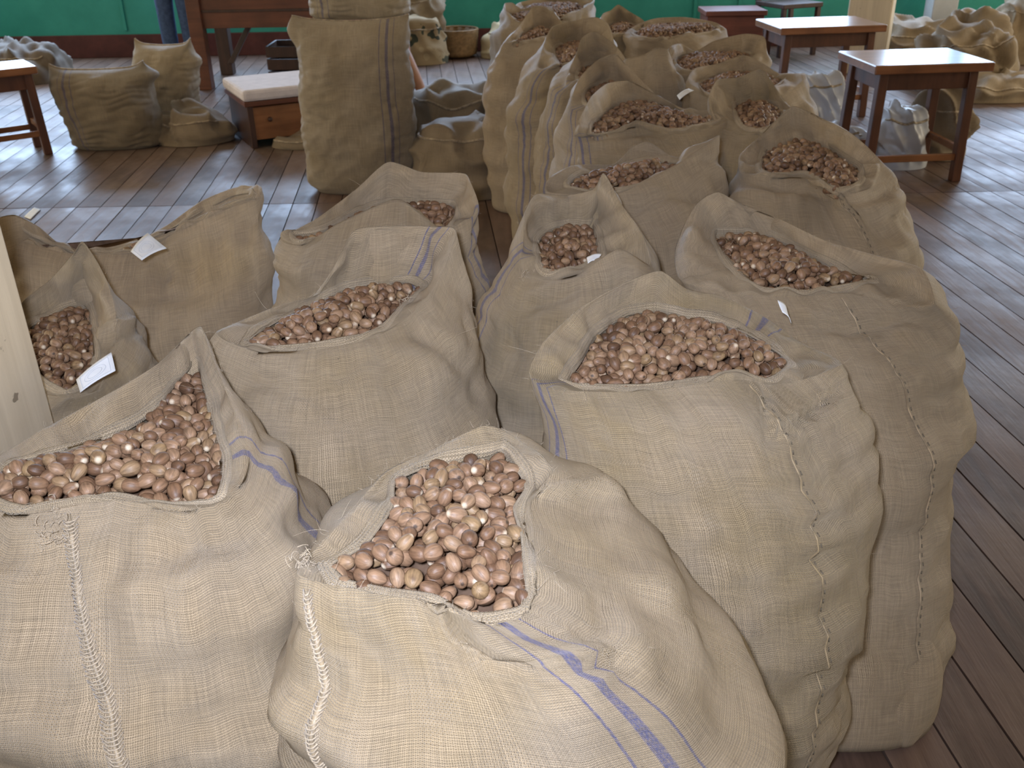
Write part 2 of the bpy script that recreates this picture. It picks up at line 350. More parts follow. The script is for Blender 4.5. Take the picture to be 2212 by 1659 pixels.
# folds that the cloth really has, traced as lines over the visible side of each sack: (line, half width, height)
FOLDS = {
 'A': [([(690, 1116), (450, 1172), (310, 1222), (180, 1242)], 42, -.013), ([(640, 1360), (560, 1420), (400, 1462), (260, 1505)], 34, -.007), ([(-20, 1190), (60, 1215), (115, 1232)], 40, -.012),
       ([(-10, 1505), (100, 1500), (230, 1545)], 36, -.011), ([(380, 1600), (600, 1565), (720, 1640)], 28, -.008), ([(600, 900), (560, 990), (500, 1060)], 22, -.007), ([(640, 1020), (560, 1075), (470, 1100)], 20, -.006)],
 'C': [([(985, 1385), (1055, 1437), (1180, 1450), (1280, 1446), (1365, 1424)], 13, -.016), ([(985, 1352), (1080, 1402), (1200, 1424), (1335, 1400)], 24, .012), ([(936, 1290), (948, 1357), (1000, 1425)], 20, -.012),
       ([(690, 1290), (790, 1400), (850, 1520)], 40, -.008), ([(1145, 1062), (1210, 1056), (1290, 1045), (1385, 1090), (1470, 1165)], 13, .010), ([(1180, 1180), (1290, 1240), (1330, 1330)], 34, -.007), ([(1400, 1500), (1500, 1420), (1560, 1350)], 30, -.006)],
 'E': [([(1400, 1095), (1550, 1110), (1640, 1085), (1760, 1058)], 13, -.016), ([(1480, 1190), (1620, 1180), (1700, 1150), (1845, 1108)], 13, -.014), ([(1530, 1292), (1700, 1252), (1855, 1190)], 13, -.016), ([(1560, 1400), (1720, 1370), (1875, 1290)], 13, -.016),
       ([(1600, 1502), (1730, 1480), (1895, 1400)], 13, -.016), ([(1620, 1592), (1740, 1580), (1895, 1500)], 13, -.014), ([(1648, 965), (1740, 902), (1835, 825)], 10, -.020), ([(1652, 838), (1654, 962)], 9, -.012), ([(1380, 962), (1520, 950), (1648, 946)], 8, -.006), ([(1240, 900), (1300, 960), (1400, 990)], 26, -.011)],
 'D': [([(1700, 690), (1850, 707), (1960, 688), (2020, 702)], 12, -.013), ([(1850, 1050), (1950, 1048), (2070, 1010)], 10, -.008), ([(1860, 1156), (1960, 1160), (2075, 1112)], 10, -.010), ([(1880, 1250), (1970, 1262), (2060, 1210)], 10, -.009), ([(1700, 800), (1850, 815), (2020, 770)], 12, -.007),
       ([(1820, 930), (1930, 935), (2060, 890)], 11, -.008), ([(1900, 1320), (1960, 1330), (2040, 1290)], 9, -.008)],
 'B': [([(530, 800), (610, 838), (690, 866), (770, 900)], 26, -.013), ([(880, 705), (960, 762), (1010, 800), (1060, 835)], 16, -.008), ([(760, 980), (880, 950), (1000, 900)], 34, -.006), ([(560, 770), (700, 775), (840, 745)], 16, .004)],
 'F': [([(1132, 662), (1260, 620), (1385, 592)], 14, -.012), ([(1090, 700), (1110, 800)], 16, -.010)],
 'I': [([(1610, 398), (1760, 418), (1860, 428), (1965, 410)], 13, -.012), ([(1780, 262), (1850, 288)], 6, -.010)],
 'H': [([(1355, 446), (1440, 428), (1520, 436)], 12, -.009), ([(1500, 350), (1560, 345), (1590, 380)], 10, -.010)],
 'J': [([(1330, 300), (1400, 284), (1470, 312)], 7, -.012), ([(1250, 330), (1340, 320), (1440, 340)], 9, -.008)],
 'L': [([(215, 724), (245, 700), (290, 694)], 9, .010), ([(222, 750), (262, 722), (310, 712)], 10, -.010)],
 'K': [([(240, 592), (330, 562), (420, 530), (505, 498)], 9, -.005), ([(300, 640), (420, 640), (540, 590)], 22, -.008)],
 'G': [([(640, 560), (720, 550), (800, 520)], 14, -.010), ([(1000, 440), (1040, 500), (1060, 540)], 12, -.007)],
}
def project(P):
    d = P - np.array([0, 0, CH]); fw = np.array([0, math.cos(TH), -math.sin(TH)]); up = np.array([0, math.sin(TH), math.cos(TH)])
    z = np.maximum(d@fw, 0.05); u, v = F*d[..., 0]/z, -F*(d@up)/z
    c, s_ = math.cos(ROLL), math.sin(ROLL); return np.stack([c*u + s_*v + 1106.0, -s_*u + c*v + 829.5], -1)
def creases(key, G, N):
    D = np.zeros(G.shape[:2])
    if key not in FOLDS: return D
    Q = project(G); view = np.array([0, 0, CH]) - G; view /= np.linalg.norm(view, axis=2)[:, :, None]; face = sm(0.0, 0.25, (N*view).sum(2))
    for line, hw, h in FOLDS[key]:
        L = np.array(line, float); best = np.full(G.shape[:2], 1e9); pos = np.zeros(G.shape[:2]); tot = np.linalg.norm(np.diff(L, axis=0), axis=1); cum = np.concatenate([[0], np.cumsum(tot)])
        for i in range(len(L)-1):
            a, b = L[i], L[i+1]; t = np.clip(((Q-a)@(b-a))/((b-a)@(b-a)), 0, 1); d = np.linalg.norm(Q-(a+t[..., None]*(b-a)), axis=2); m = d < best; best = np.where(m, d, best); pos = np.where(m, (cum[i]+t*tot[i])/cum[-1], pos)
        taper = sm(0, 0.15, pos)*sm(0, 0.15, 1-pos)*0.8+0.2
        x = best/hw; D += face*h*taper*(np.exp(-x*x) - 0.35*np.exp(-((x-1.6)/0.7)**2))
    return D

def sack(key, label, cols, zn=0.80, belly=None, K=120, mat=None, wr=1.0, stripe_deg=None, seam=None, nuts=True, dz=0.0, base=None, nb=46, nt=16, seed=1, zb=0.40, keep=None, cr=0.7, stain=None, nspace=0.0158):
    """cols: (angle, ridge px, ridge py, mouth-edge px, mouth-edge py, ridge depth offset, edge height offset)"""
    A = [c[0] for c in cols]
    Eg = np.array([Pz(c[3], c[4], zn + (c[6] if len(c) > 6 else 0.0)) for c in cols])
    Rg = np.array([Py(c[1], c[2], e[1] + (c[5] if len(c) > 5 else 0.0)) for c, e in zip(cols, Eg)])
    cen = Eg.mean(0)
    q = np.linspace(0, 360, K, endpoint=False)
    R, Ed = cyc(A, Rg, q), cyc(A, Eg, q)
    th = np.radians(q)
    bx, by, rx, ry = belly if belly else (cen[0], cen[1], 0.25, 0.24)
    sx = np.sign(np.cos(th))*np.abs(np.cos(th))**0.8; sy = np.sign(np.sin(th))*np.abs(np.sin(th))**0.8
    ox, oy = base if base else (bx, by)
    def ring(k, z, cx, cy): return np.stack([cx+rx*k*sx, cy+ry*k*sy, np.full(K, z)], 1)
    B = ring(1.0, zb, bx, by)
    rows = []
    # base up to the belly
    nlow = int(nb*0.4)
    rows.append(ring(0.55, 0.004, ox, oy)); rows.append(ring(0.82, 0.004, ox, oy))
    for t in np.linspace(0, 1, nlow, endpoint=False):
        z = 0.006 + (zb-0.006)*t; k = 0.90 + 0.10*math.sin(min(t*1.5, 1)*math.pi/2)
        s = t*t*(3-2*t); rows.append(ring(k, z, ox+(bx-ox)*s, oy+(by-oy)*s))
    rows = np.array(rows)
    out = B - R; out[:, 2] = 0; ol = np.linalg.norm(out, axis=1)[:, None]+1e-6; od = out/ol
    dzr = (R[:, 2]-zb)[:, None]
    P1 = B + np.array([0, 0, 1.0])*dzr*0.62
    tall = np.clip((R[:, 2]-Ed[:, 2]-0.02)/0.07, 0, 1)[:, None]
    P2 = R + od*(np.minimum(ol*0.62, 0.075)*(1-tall) + np.minimum(ol*0.3, 0.022)*tall) - np.array([0, 0, 1.0])*(np.clip(dzr*0.10, 0.0, 0.035)*(1-tall) + np.clip(dzr*0.3, 0, 0.10)*tall)
    up = bez(B, P1, P2, R, np.linspace(0, 1, nb-nlow, endpoint=False))
    inn = Ed - R
    rim = np.array([0, 0, 1.0])*np.clip(np.linalg.norm(inn, axis=1), 0, 0.10)[:, None]*0.05
    top = bez(R, R + inn*0.12 + rim, R + inn*0.65 + od*0.010, Ed, np.linspace(0, 1, nt))
    tk1 = Ed + od*0.012 - np.array([0, 0, 0.012]); tk2 = Ed + od*0.035 - np.array([0, 0, 0.06])
    G = np.concatenate([rows, up, top, tk1[None], tk2[None]], 0)
    nr = len(G)
    ridge_i = len(rows) + len(up)
    # cloth relief: soft dents plus horizontal creases on the body
    du = np.roll(G, -1, 1) - np.roll(G, 1, 1); dv = np.gradient(G, axis=0)
    Nn = np.cross(du, dv); Nn /= np.linalg.norm(Nn, axis=2)[:, :, None] + 1e-9
    idx = np.arange(nr)[:, None]*np.ones((1, K))
    wbody = sm(2, 8, idx)*(1-sm(ridge_i-8, ridge_i, idx)); wtop = sm(ridge_i+1, ridge_i+5, idx)*(1-sm(nr-6, nr-3, idx))
    Pf = G.reshape(-1, 3)
    soft = Waves(seed, 0.22)(Pf).reshape(nr, K); fine = Waves(seed+7, 0.07)(Pf).reshape(nr, K)
    warp = Waves(seed+3, 0.30, 8)(Pf).reshape(nr, K); msk = sm(-0.5, 1.0, Waves(seed+5, 0.28)(Pf).reshape(nr, K))
    cre = (1-np.abs(np.sin(G[:, :, 2]*math.pi/0.052 + 1.3*warp)))**2
    band = Waves(seed+11, 0.13, 8, (0.35, 0.35, 1.3))(Pf).reshape(nr, K)
    drape = Waves(seed+13, 0.10, 8, (1.2, 1.2, 0.35))(Pf).reshape(nr, K)*sm(ridge_i-26, ridge_i-6, idx)
    D = wbody*(0.006*soft + 0.0065*band + 0.0035*drape + 0.0020*fine - 0.013*cr*cre*msk)*wr + wtop*(0.004*soft + 0.004*fine)
    D = D + creases(key, G, Nn)
    G = G + Nn*D[:, :, None]
    G[:, :, 2] = np.maximum(G[:, :, 2], 0.003)
    # the free edge is a little wavy
    V = G.reshape(-1, 3)
    seg = np.linalg.norm(np.diff(G, axis=0), axis=2); vv = np.concatenate([np.zeros((1, K)), np.cumsum(seg, 0)], 0)
    vv = 0.5*vv + 0.5*vv.mean(1)[:, None]
    K1 = K+1
    Gw = np.concatenate([G, G[:, :1]], 1); vw = np.concatenate([vv, vv[:, :1]], 1); uw = np.broadcast_to(np.arange(K1)/K*ULEN, (nr, K1))
    V = Gw.reshape(-1, 3); uv = np.stack([uw.ravel(), vw.ravel()], 1)
    Fc = [(i*K1+j, i*K1+j+1, (i+1)*K1+j+1, (i+1)*K1+j) for i in range(nr-1) for j in range(K)]
    root = empty('nutmeg_sack' if nuts else 'burlap_sack', (float(ox), float(oy), 0.0)); tag(root, label, 'sack', 'open sacks of nutmeg' if nuts else None)
    off = np.array([ox, oy, 0.0])
    st_ = None if stain is None else (*(Py(stain[0], stain[1], stain[2])-off), stain[3])
    m = mat or burlap('burlap_' + key, stain=st_, stripe=None if stripe_deg is None else [x/360*ULEN for x in np.atleast_1d(stripe_deg).tolist()], seed=seed*1.37,
                      tint=tuple(np.array([0.43, 0.325, 0.205])*(0.94+0.12*((seed*37) % 10)/10)), yellow=0.1+0.5*((seed*53) % 10)/10)
    b = mesh('body', V-off, Fc, m, root, True, uv)
    # weld the wrap seam for smooth normals
    md = b.modifiers.new('weld', 'WELD'); md.merge_threshold = 1e-5
    # hem: the free edge turned over and sewn, a flat doubled strip
    Gt = G[ridge_i:ridge_i+nt]; dd = np.concatenate([np.zeros((1, K)), np.cumsum(np.linalg.norm(np.diff(Gt[::-1], axis=0), axis=2), 0)], 0); rev = Gt[::-1]
    Nr = Nn[ridge_i:ridge_i+nt][::-1]
    def back(w_):
        P_ = np.zeros((K, 3)); Q_ = np.zeros((K, 3))
        for j_ in range(K):
            for k_ in range(3): P_[j_, k_] = np.interp(w_, dd[:, j_], rev[:, j_, k_]); Q_[j_, k_] = np.interp(w_, dd[:, j_], Nr[:, j_, k_])
        return P_, Q_
    e0, n0 = back(0.0); e1, n1 = back(0.007); e2, n2 = back(0.015); e3, n3 = back(0.017)
    tip = e0 + (e0-e1)/(np.linalg.norm(e0-e1, axis=1)[:, None]+1e-6)*0.0028
    wv = (0.0006*np.sin(np.arange(K)*2*math.pi*round(K/5)/K))[:, None]
    ringz = [e3 + n3*0.0002, e2 + n2*(0.0026+wv), e1 + n1*(0.0034-wv), e0 + n0*0.0030, tip, e0 - n0*0.0026, e1 - n1*0.002]
    H_ = np.stack(ringz, 1); H_ = np.concatenate([H_, H_[:1]], 0); nH = H_.shape[1]
    Fh = [(a*nH+b, a*nH+b+1, (a+1)*nH+b+1, (a+1)*nH+b) for a in range(K) for b in range(nH-1)]
    arc = np.concatenate([[0], np.cumsum(np.linalg.norm(np.diff(H_[:, 3], axis=0), axis=1))])
    hm = mesh('hem', H_.reshape(-1, 3)-off, Fh, M['hem'], root, True, np.stack([np.repeat(arc, nH), np.tile(np.arange(nH)*0.005, K+1)], 1)); hm.modifiers.new('weld', 'WELD').merge_threshold = 1e-5
    info = dict(mat=m, root=root, off=off, G=G, ridge=ridge_i, K=K, N=Nn, edge=Ed, cen=cen, nt=nt)
    SACKS[key] = info
    if seam is not None: make_seam(info, *seam)
    # the filling
    if nuts:
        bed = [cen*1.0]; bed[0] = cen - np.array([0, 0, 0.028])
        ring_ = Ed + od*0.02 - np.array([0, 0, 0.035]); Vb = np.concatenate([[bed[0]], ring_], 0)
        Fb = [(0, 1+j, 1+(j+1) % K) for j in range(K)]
        mesh('shaded_bed', Vb-off, Fb, M['bedding'], root)  # added sheet under the nuts, coloured dark like the shade in their gaps
        fill(key, Ed, cen, nspace, seed)
        if keep:
            a, b = Pz(keep[0], 540, zn)[0], Pz(keep[1], 540, zn)[0]
            NUTS[:] = [n for n in NUTS if n[0] != key or a < n[1][0] < b]
    return info

def col_curve(info, deg, r0, r1, lift=0.003):
    G, K, N = info['G'], info['K'], info['N']
    i = np.arange(r0, r1); d = np.interp(i, np.linspace(r0, r1, len(np.atleast_1d(deg))), np.atleast_1d(deg)); x = d/360*K; j0 = np.floor(x).astype(int) % K; f = (x-np.floor(x))[:, None]
    P = G[i, j0]*(1-f) + G[i, (j0+1) % K]*f; Q = N[i, j0]
    return P + Q*lift
def resample(P, step):
    s = np.concatenate([[0], np.cumsum(np.linalg.norm(np.diff(P, axis=0), axis=1))]); t = np.arange(0, s[-1], step)
    return np.stack([np.interp(t, s, P[:, k]) for k in range(3)], 1)
def make_seam(info, deg, kind='rope', r0=4, r1=None):
    r1 = r1 or info['ridge']
    P = resample(col_curve(info, deg, r0, r1, 0.002), 0.004)
    off = info['off']; Vs, Fs = [], []
    def put(pts, rad, n=5):
        v, f = tube_data(pts, rad, n); Fs.extend(tuple(x+len(Vs) for x in g) for g in f); Vs.extend(v)
    dg = np.atleast_1d(deg)
    if kind == 'rope':     # overcast seam: a raised ridge bound with slanting stitches of jute twine
        sm_ = tube('seam', P-off, 0.0032*np.clip(np.minimum(np.arange(len(P)), np.arange(len(P))[::-1])/6.0, 0.15, 1), M['hem'], info['root'], 8)
        L_ = resample(col_curve(info, dg-1.9, r0, r1, 0.0015), 0.0047); R_ = resample(col_curve(info, dg+1.6, r0, r1, 0.0015), 0.0047); C_ = resample(col_curve(info, dg, r0, r1, 0.0058), 0.0047)
        rr = np.random.RandomState(int(dg[0]))
        for k in range(min(len(L_), len(R_), len(C_))-1):
            a, b, c = L_[k] + rr.normal(0, .0008, 3), C_[k], R_[k+1] + rr.normal(0, .0008, 3); put([a-off, (a+b)/2-off+(b-(a+c)/2)*.35, b-off, (b+c)/2-off+(b-(a+c)/2)*.35, c-off], 0.0010)
        mesh('stitching', Vs, Fs, M['rope'], sm_)
    else:                  # flat felled seam with a row of darker stitches
        sm_ = tube('seam', P-off, 0.0014, info['mat'], info['root'], 6)
        Q = resample(col_curve(info, dg+1.6, r0, r1, 0.0012), 0.017)
        for a, b in zip(Q[:-1], Q[1:]): put([a-off, a*.8+b*.2-off, a*.6+b*.4-off], 0.0010)
        mesh('stitching', Vs, Fs, M['dark_thread'], sm_)

def inside(P, poly):
    x, y = P[0], P[1]; X, Y = poly[:, 0], poly[:, 1]; X2, Y2 = np.roll(X, -1), np.roll(Y, -1)
    c = ((Y > y) != (Y2 > y)) & (x < (X2-X)*(y-Y)/(Y2-Y+1e-12)+X)
    return c.sum() % 2 == 1
def inside_many(P, poly):
    x, y = P[:, 0:1], P[:, 1:2]; X, Y = poly[None, :, 0], poly[None, :, 1]; X2, Y2 = np.roll(X, -1, 1), np.roll(Y, -1, 1)
    return ((((Y > y) != (Y2 > y)) & (x < (X2-X)*(y-Y)/(Y2-Y+1e-12)+X)).sum(1) % 2) == 1
def fill(key, Ed, cen, space, seed, keep=None):
    """nutmegs lying on the heap between the mouth edges: a top layer and one beneath it"""
    r = np.random.RandomState(seed+100)
    E2 = Ed[::2, :2]; d = E2-cen[:2]; dl = np.linalg.norm(d, axis=1)[:, None]; grow = cen[:2] + d*(1+0.002/np.maximum(dl, 0.02))
    lo, hi = grow.min(0), grow.max(0)
    Es = Ed[::3]
    def hz(p):
        w_ = 1.0/((Es[:, :2]-p)**2).sum(1).clip(1e-4)**1.2; z = (w_*Es[:, 2]).sum()/w_.sum()
        dm = np.sqrt(((E2-p)**2).sum(1)).min(); return z - 0.011 + 0.027*min(dm/0.055, 1)
    for layer in (0, 1):
        sp = space*(1.0 if layer == 0 else 0.97); cell = {}
        n = int((hi-lo).prod()/sp**2*12)
        C_ = r.uniform(lo, hi, (n, 2)); C_ = C_[inside_many(C_, grow)]; vis_ = inside_many(C_, E2)
        for p, vi in zip(C_, vis_):
            k = (int(p[0]//sp), int(p[1]//sp)); ok = True
            for a in (-1, 0, 1):
                for b in (-1, 0, 1):
                    for q_ in cell.get((k[0]+a, k[1]+b), ()):
                        if (q_[0]-p[0])**2+(q_[1]-p[1])**2 < sp*sp: ok = False; break
            if not ok: continue
            cell.setdefault(k, []).append(p)
            z = hz(p) + (r.uniform(-0.003, 0.005) if layer == 0 else -0.0105 + r.uniform(-0.003, 0.002)) - (0 if vi else 0.007)
            NUTS.append((key, np.array([p[0], p[1], z]), layer == 0 and bool(vi)))

sack('A', 'large burlap sack at bottom left, twine seam slanting down its front, beside the cream post', [
 (270, 250, 1082, 240, 1066, -.015), (300, 420, 1104, 371, 1087, -.015), (330, 500, 1072, 463, 1075, 0), (0, 540, 985, 479, 1006, .01), (30, 500, 872, 463, 930, .02),
 (55, 458, 770, 444, 850, .02), (72, 434, 705, 431, 795, .02), (85, 413, 716, 408, 790, .03), (105, 344, 783, 344, 876, .05), (130, 235, 850, 258, 934, .05),
 (150, 117, 914, 160, 966, .05), (175, 0, 984, 30, 1000, .04), (200, -70, 1060, -30, 1050, .02), (240, 40, 1112, 60, 1093, -.01)],
 belly=(-0.475, 1.00, 0.255, 0.25), K=168, stripe_deg=2, seam=((294, 256), 'rope'), seed=1, zb=.45)
sack('C', 'burlap sack at bottom centre with broad blue stripes down its front', [
 (270, 940, 1302, 941, 1289, -.02), (290, 1025, 1340, 1020, 1327, -.02), (315, 1125, 1335, 1125, 1310, -.02), (335, 1158, 1275, 1139, 1270, .0), (350, 1158, 1215, 1134, 1222, .0), (8, 1152, 1148, 1127, 1155, .01),
 (25, 1150, 1085, 1112, 1096, .02), (40, 1195, 1020, 1136, 1054, .03), (60, 1164, 980, 1118, 1012, .03), (78, 1085, 927, 1082, 973, .03), (90, 1044, 920, 1054, 982, .03),
 (110, 924, 976, 917, 1010, .03), (130, 838, 1017, 853, 1040, .02), (150, 782, 1074, 845, 1095, .02), (170, 727, 1138, 790, 1173, .02), (195, 664, 1205, 716, 1218, .01),
 (215, 642, 1240, 740, 1250, -.01), (245, 800, 1282, 820, 1268, -.02)],
 belly=(0.02, 0.88, 0.30, 0.25), K=168, stripe_deg=304, seam=((240, 222), 'rope'), seed=2, zb=.45)
sack('E', 'tall burlap sack right of centre with a folded corner and wide nutmeg mouth', [
 (270, 1400, 845, 1409, 830, -.02), (300, 1590, 820, 1590, 806, -.02), (325, 1690, 832, 1655, 818, -.01), (346, 1816, 792, 1702, 788, .0), (20, 1722, 735, 1662, 748, .03),
 (45, 1640, 678, 1610, 718, .04), (65, 1560, 640, 1545, 694, .04), (85, 1480, 622, 1480, 686, .04), (100, 1428, 585, 1420, 674, .03), (118, 1353, 609, 1355, 680, .02),
 (140, 1259, 661, 1291, 722, .02), (165, 1175, 737, 1250, 785, .01), (190, 1142, 802, 1225, 822, .0), (230, 1200, 842, 1270, 829, -.02)],
 belly=(0.30, 1.27, 0.265, 0.23), K=168, stripe_deg=(212, 40), seam=((296, 305), 'flat'), seed=3, wr=0.8, cr=1.3)
sack('D', 'burlap sack at the right edge of the rows with floppy front corner', [
 (270, 1735, 641, 1736, 627, -.02), (300, 1830, 634, 1811, 618, -.02), (330, 1960, 662, 1862, 606, -.07), (355, 2020, 655, 1880, 603, -.09), (15, 1990, 580, 1872, 598, -.02),
 (35, 1886, 550, 1830, 592, .04), (55, 1774, 516, 1774, 567, .04), (70, 1680, 471, 1699, 529, .03), (85, 1600, 440, 1654, 509, .03), (100, 1553, 415, 1590, 507, .03),
 (120, 1510, 435, 1548, 507, .02), (145, 1478, 485, 1545, 520, .01), (170, 1458, 542, 1561, 545, .0), (200, 1470, 605, 1594, 582, -.01), (235, 1600, 637, 1640, 618, -.02)],
 belly=(0.635, 1.62, 0.222, 0.23), base=(0.635, 1.47), K=168, seam=(292, 'flat'), seed=4, wr=0.8, cr=1.5)
sack('B', 'bulging burlap sack in the middle left with tall folded back and right flap', [
 (270, 700, 753, 700, 738, -.02), (295, 800, 733, 794, 718, -.02), (320, 872, 694, 838, 690, -.01), (345, 932, 635, 862, 662, .0), (10, 965, 565, 893, 637, .01),
 (30, 985, 498, 908, 623, .01), (55, 940, 489, 880, 610, .02), (80, 850, 488, 800, 616, .03), (100, 768, 496, 745, 628, .03), (120, 735, 550, 718, 640, .02),
 (140, 690, 632, 680, 655, .02), (160, 607, 658, 622, 680, .02), (180, 520, 693, 562, 714, .02), (200, 466, 718, 535, 738, .01), (235, 560, 762, 600, 748, -.01)],
 belly=(-0.28, 1.45, 0.265, 0.25), K=168, stripe_deg=50, seed=5)
sack('L', 'burlap sack half hidden by the cream post, white tag hanging on its mouth', [
 (270, 150, 860, 148, 843, -.02), (305, 215, 842, 180, 815, -.01), (340, 238, 772, 204, 765, .0), (0, 252, 700, 203, 737, .01), (30, 236, 620, 196, 695, .02),
 (60, 207, 560, 192, 668, .02), (78, 178, 521, 182, 660, .02), (95, 160, 545, 162, 662, .02), (120, 110, 602, 138, 670, .03), (150, 50, 650, 67, 704, .03), (180, 10, 720, 40, 745, .01), (220, 50, 830, 80, 805, -.01)],
 belly=(-0.85, 1.64, 0.20, 0.19), K=132, seed=6, zn=.68, zb=.36)
sack('K', 'wide flat-mouthed burlap sack behind the tagged one, yellow stain on its side', [
 (270, 300, 547, 290, 538, -.01, 0), (300, 380, 502, 385, 492, -.02, .03), (330, 500, 449, 490, 440, -.02, .08), (355, 556, 428, 535, 424, -.01, .10), (10, 566, 405, 540, 418, .01, .10),
 (40, 500, 407, 500, 425, .03, .08), (60, 430, 437, 440, 455, .03, .05), (80, 340, 499, 350, 505, .03, .02), (95, 250, 531, 255, 541, .02, 0), (115, 150, 537, 170, 546, .02, 0),
 (140, 84, 490, 90, 522, .02, .02), (165, 30, 464, 40, 498, .02, .05), (190, -25, 480, 0, 502, .0, .05), (215, 30, 514, 40, 512, -.02, .03), (245, 150, 548, 150, 548, -.02, 0)],
 belly=(-0.86, 2.06, 0.30, 0.18), K=132, seed=7, zn=.68, zb=.36, keep=(198, 292), stain=(385, 590, 2.04, .20))
sack('G', 'burlap sack behind the bulging one, blue stripes over its right shoulder', [
 (270, 852, 430, 850, 472, -.03), (300, 915, 465, 920, 487, -.02), (325, 965, 498, 958, 492, -.01), (350, 1032, 450, 972, 480, .0), (15, 1016, 392, 985, 460, .02),
 (40, 1001, 374, 975, 445, .02), (70, 910, 371, 900, 442, .03), (95, 838, 350, 835, 442, .03), (120, 770, 408, 775, 460, .02), (145, 690, 468, 700, 500, .02), (180, 605, 516, 640, 510, .0), (215, 655, 530, 665, 522, -.01), (245, 735, 480, 745, 502, -.02)],
 belly=(-0.29, 1.98, 0.235, 0.22), K=132, stripe_deg=352, seed=8)
sack('F', 'burlap sack with a pointed front ear, left of the wide-mouthed tall one', [
 (270, 1250, 594, 1240, 580, -.02), (295, 1338, 538, 1280, 565, -.03), (320, 1405, 574, 1290, 560, -.02), (350, 1385, 500, 1293, 545, .0), (20, 1342, 440, 1286, 505, .01),
 (50, 1303, 374, 1280, 485, .02), (70, 1282, 408, 1268, 488, .02), (90, 1225, 422, 1225, 488, .03), (120, 1160, 419, 1185, 500, .02), (150, 1137, 452, 1163, 520, .01), (180, 1128, 532, 1168, 550, .0), (215, 1124, 592, 1172, 572, -.01), (245, 1180, 607, 1185, 583, -.02)],
 belly=(0.13, 1.74, 0.235, 0.22), K=132, stripe_deg=185, seed=9)
sack('H', 'burlap sack with a dark hooded mouth and a tall right peak', [
 (270, 1340, 417, 1340, 405, -.02), (300, 1412, 380, 1400, 390, -.02), (325, 1472, 348, 1445, 374, -.01), (345, 1520, 312, 1458, 362, -.01), (0, 1553, 292, 1468, 358, .0),
 (20, 1545, 320, 1468, 354, .02), (50, 1462, 343, 1452, 352, .02), (75, 1400, 306, 1400, 350, .03), (95, 1364, 318, 1370, 356, .03), (115, 1330, 352, 1335, 363, .02), (145, 1245, 356, 1262, 377, .02), (175, 1190, 380, 1232, 395, .01), (205, 1177, 413, 1235, 404, .0), (240, 1240, 420, 1270, 408, -.02)],
 belly=(0.32, 2.25, 0.235, 0.22), seed=10)
sack('I', 'burlap sack with a triangular pointed back flap, nearest the wooden stool', [
 (270, 1740, 386, 1745, 370, -.02), (300, 1810, 420, 1810, 405, -.02), (325, 1882, 407, 1850, 394, -.01), (355, 1902, 350, 1852, 366, .0), (25, 1842, 290, 1825, 347, .02),
 (50, 1785, 260, 1790, 323, .03), (70, 1745, 240, 1755, 311, .03), (88, 1713, 229, 1715, 310, .03), (110, 1680, 255, 1685, 313, .02), (140, 1640, 295, 1657, 322, .02), (170, 1598, 335, 1645, 350, .01), (200, 1600, 374, 1645, 366, -.01), (235, 1660, 386, 1680, 375, -.02)],
 belly=(0.80, 2.28, 0.235, 0.22), seed=11, wr=1.2, seam=(290, 'flat'))
sack('J', 'burlap sack with a long mouth drawn out to the right, centre of the rows', [
 (270, 1370, 276, 1370, 267, -.02), (300, 1450, 291, 1450, 278, -.02), (330, 1530, 277, 1500, 271, -.01), (0, 1572, 260, 1545, 259, .0), (25, 1540, 239, 1540, 255, .03),
 (50, 1475, 234, 1490, 253, .03), (70, 1410, 200, 1430, 232, .03), (90, 1360, 175, 1375, 224, .03), (110, 1315, 179, 1330, 231, .02), (135, 1280, 205, 1295, 258, .02), (160, 1264, 232, 1280, 275, .01), (200, 1240, 292, 1280, 290, -.01), (240, 1300, 294, 1320, 283, -.02)],
 belly=(0.44, 2.86, 0.24, 0.20), seed=12, stripe_deg=212)
sack('N', 'burlap sack with a square open back panel, behind the triangular flap', [
 (270, 1640, 292, 1640, 278, -.02), (310, 1702, 276, 1680, 262, -.02), (350, 1722, 246, 1688, 246, .0), (30, 1692, 215, 1680, 232, .02), (60, 1655, 158, 1660, 225, .03), (85, 1638, 149, 1635, 224, .03), (110, 1595, 167, 1605, 224, .03), (135, 1550, 172, 1590, 228, .02), (165, 1530, 215, 1592, 245, .0), (200, 1550, 272, 1600, 262, -.01), (235, 1590, 292, 1610, 272, -.02)],
 belly=(0.80, 2.92, 0.225, 0.21), seed=13)
sack('O', 'narrow burlap sack with dark empty-looking hood behind the centre row', [
 (270, 1310, 236, 1310, 226, -.02), (330, 1392, 226, 1365, 212, -.01), (10, 1400, 190, 1370, 199, .0), (45, 1348, 135, 1355, 187, .02), (75, 1328, 115, 1330, 182, .03), (100, 1295, 127, 1300, 184, .03), (130, 1268, 150, 1275, 192, .02), (165, 1250, 172, 1265, 204, .0), (220, 1235, 237, 1270, 224, -.01)],
 belly=(0.36, 3.30, 0.215, 0.19), seed=14, stripe_deg=222)
sack('P', 'burlap sack with a dark rounded hood, behind the narrow one', [
 (270, 1290, 186, 1290, 176, -.02), (330, 1352, 172, 1335, 166, -.01), (10, 1348, 122, 1330, 152, .0), (45, 1322, 91, 1320, 143, .02), (75, 1285, 68, 1290, 140, .03), (105, 1258, 80, 1265, 144, .03), (140, 1245, 115, 1255, 151, .02), (175, 1230, 152, 1250, 162, .0), (220, 1220, 192, 1255, 176, -.01)],
 belly=(0.33, 3.80, 0.22, 0.20), seed=15, stripe_deg=215)
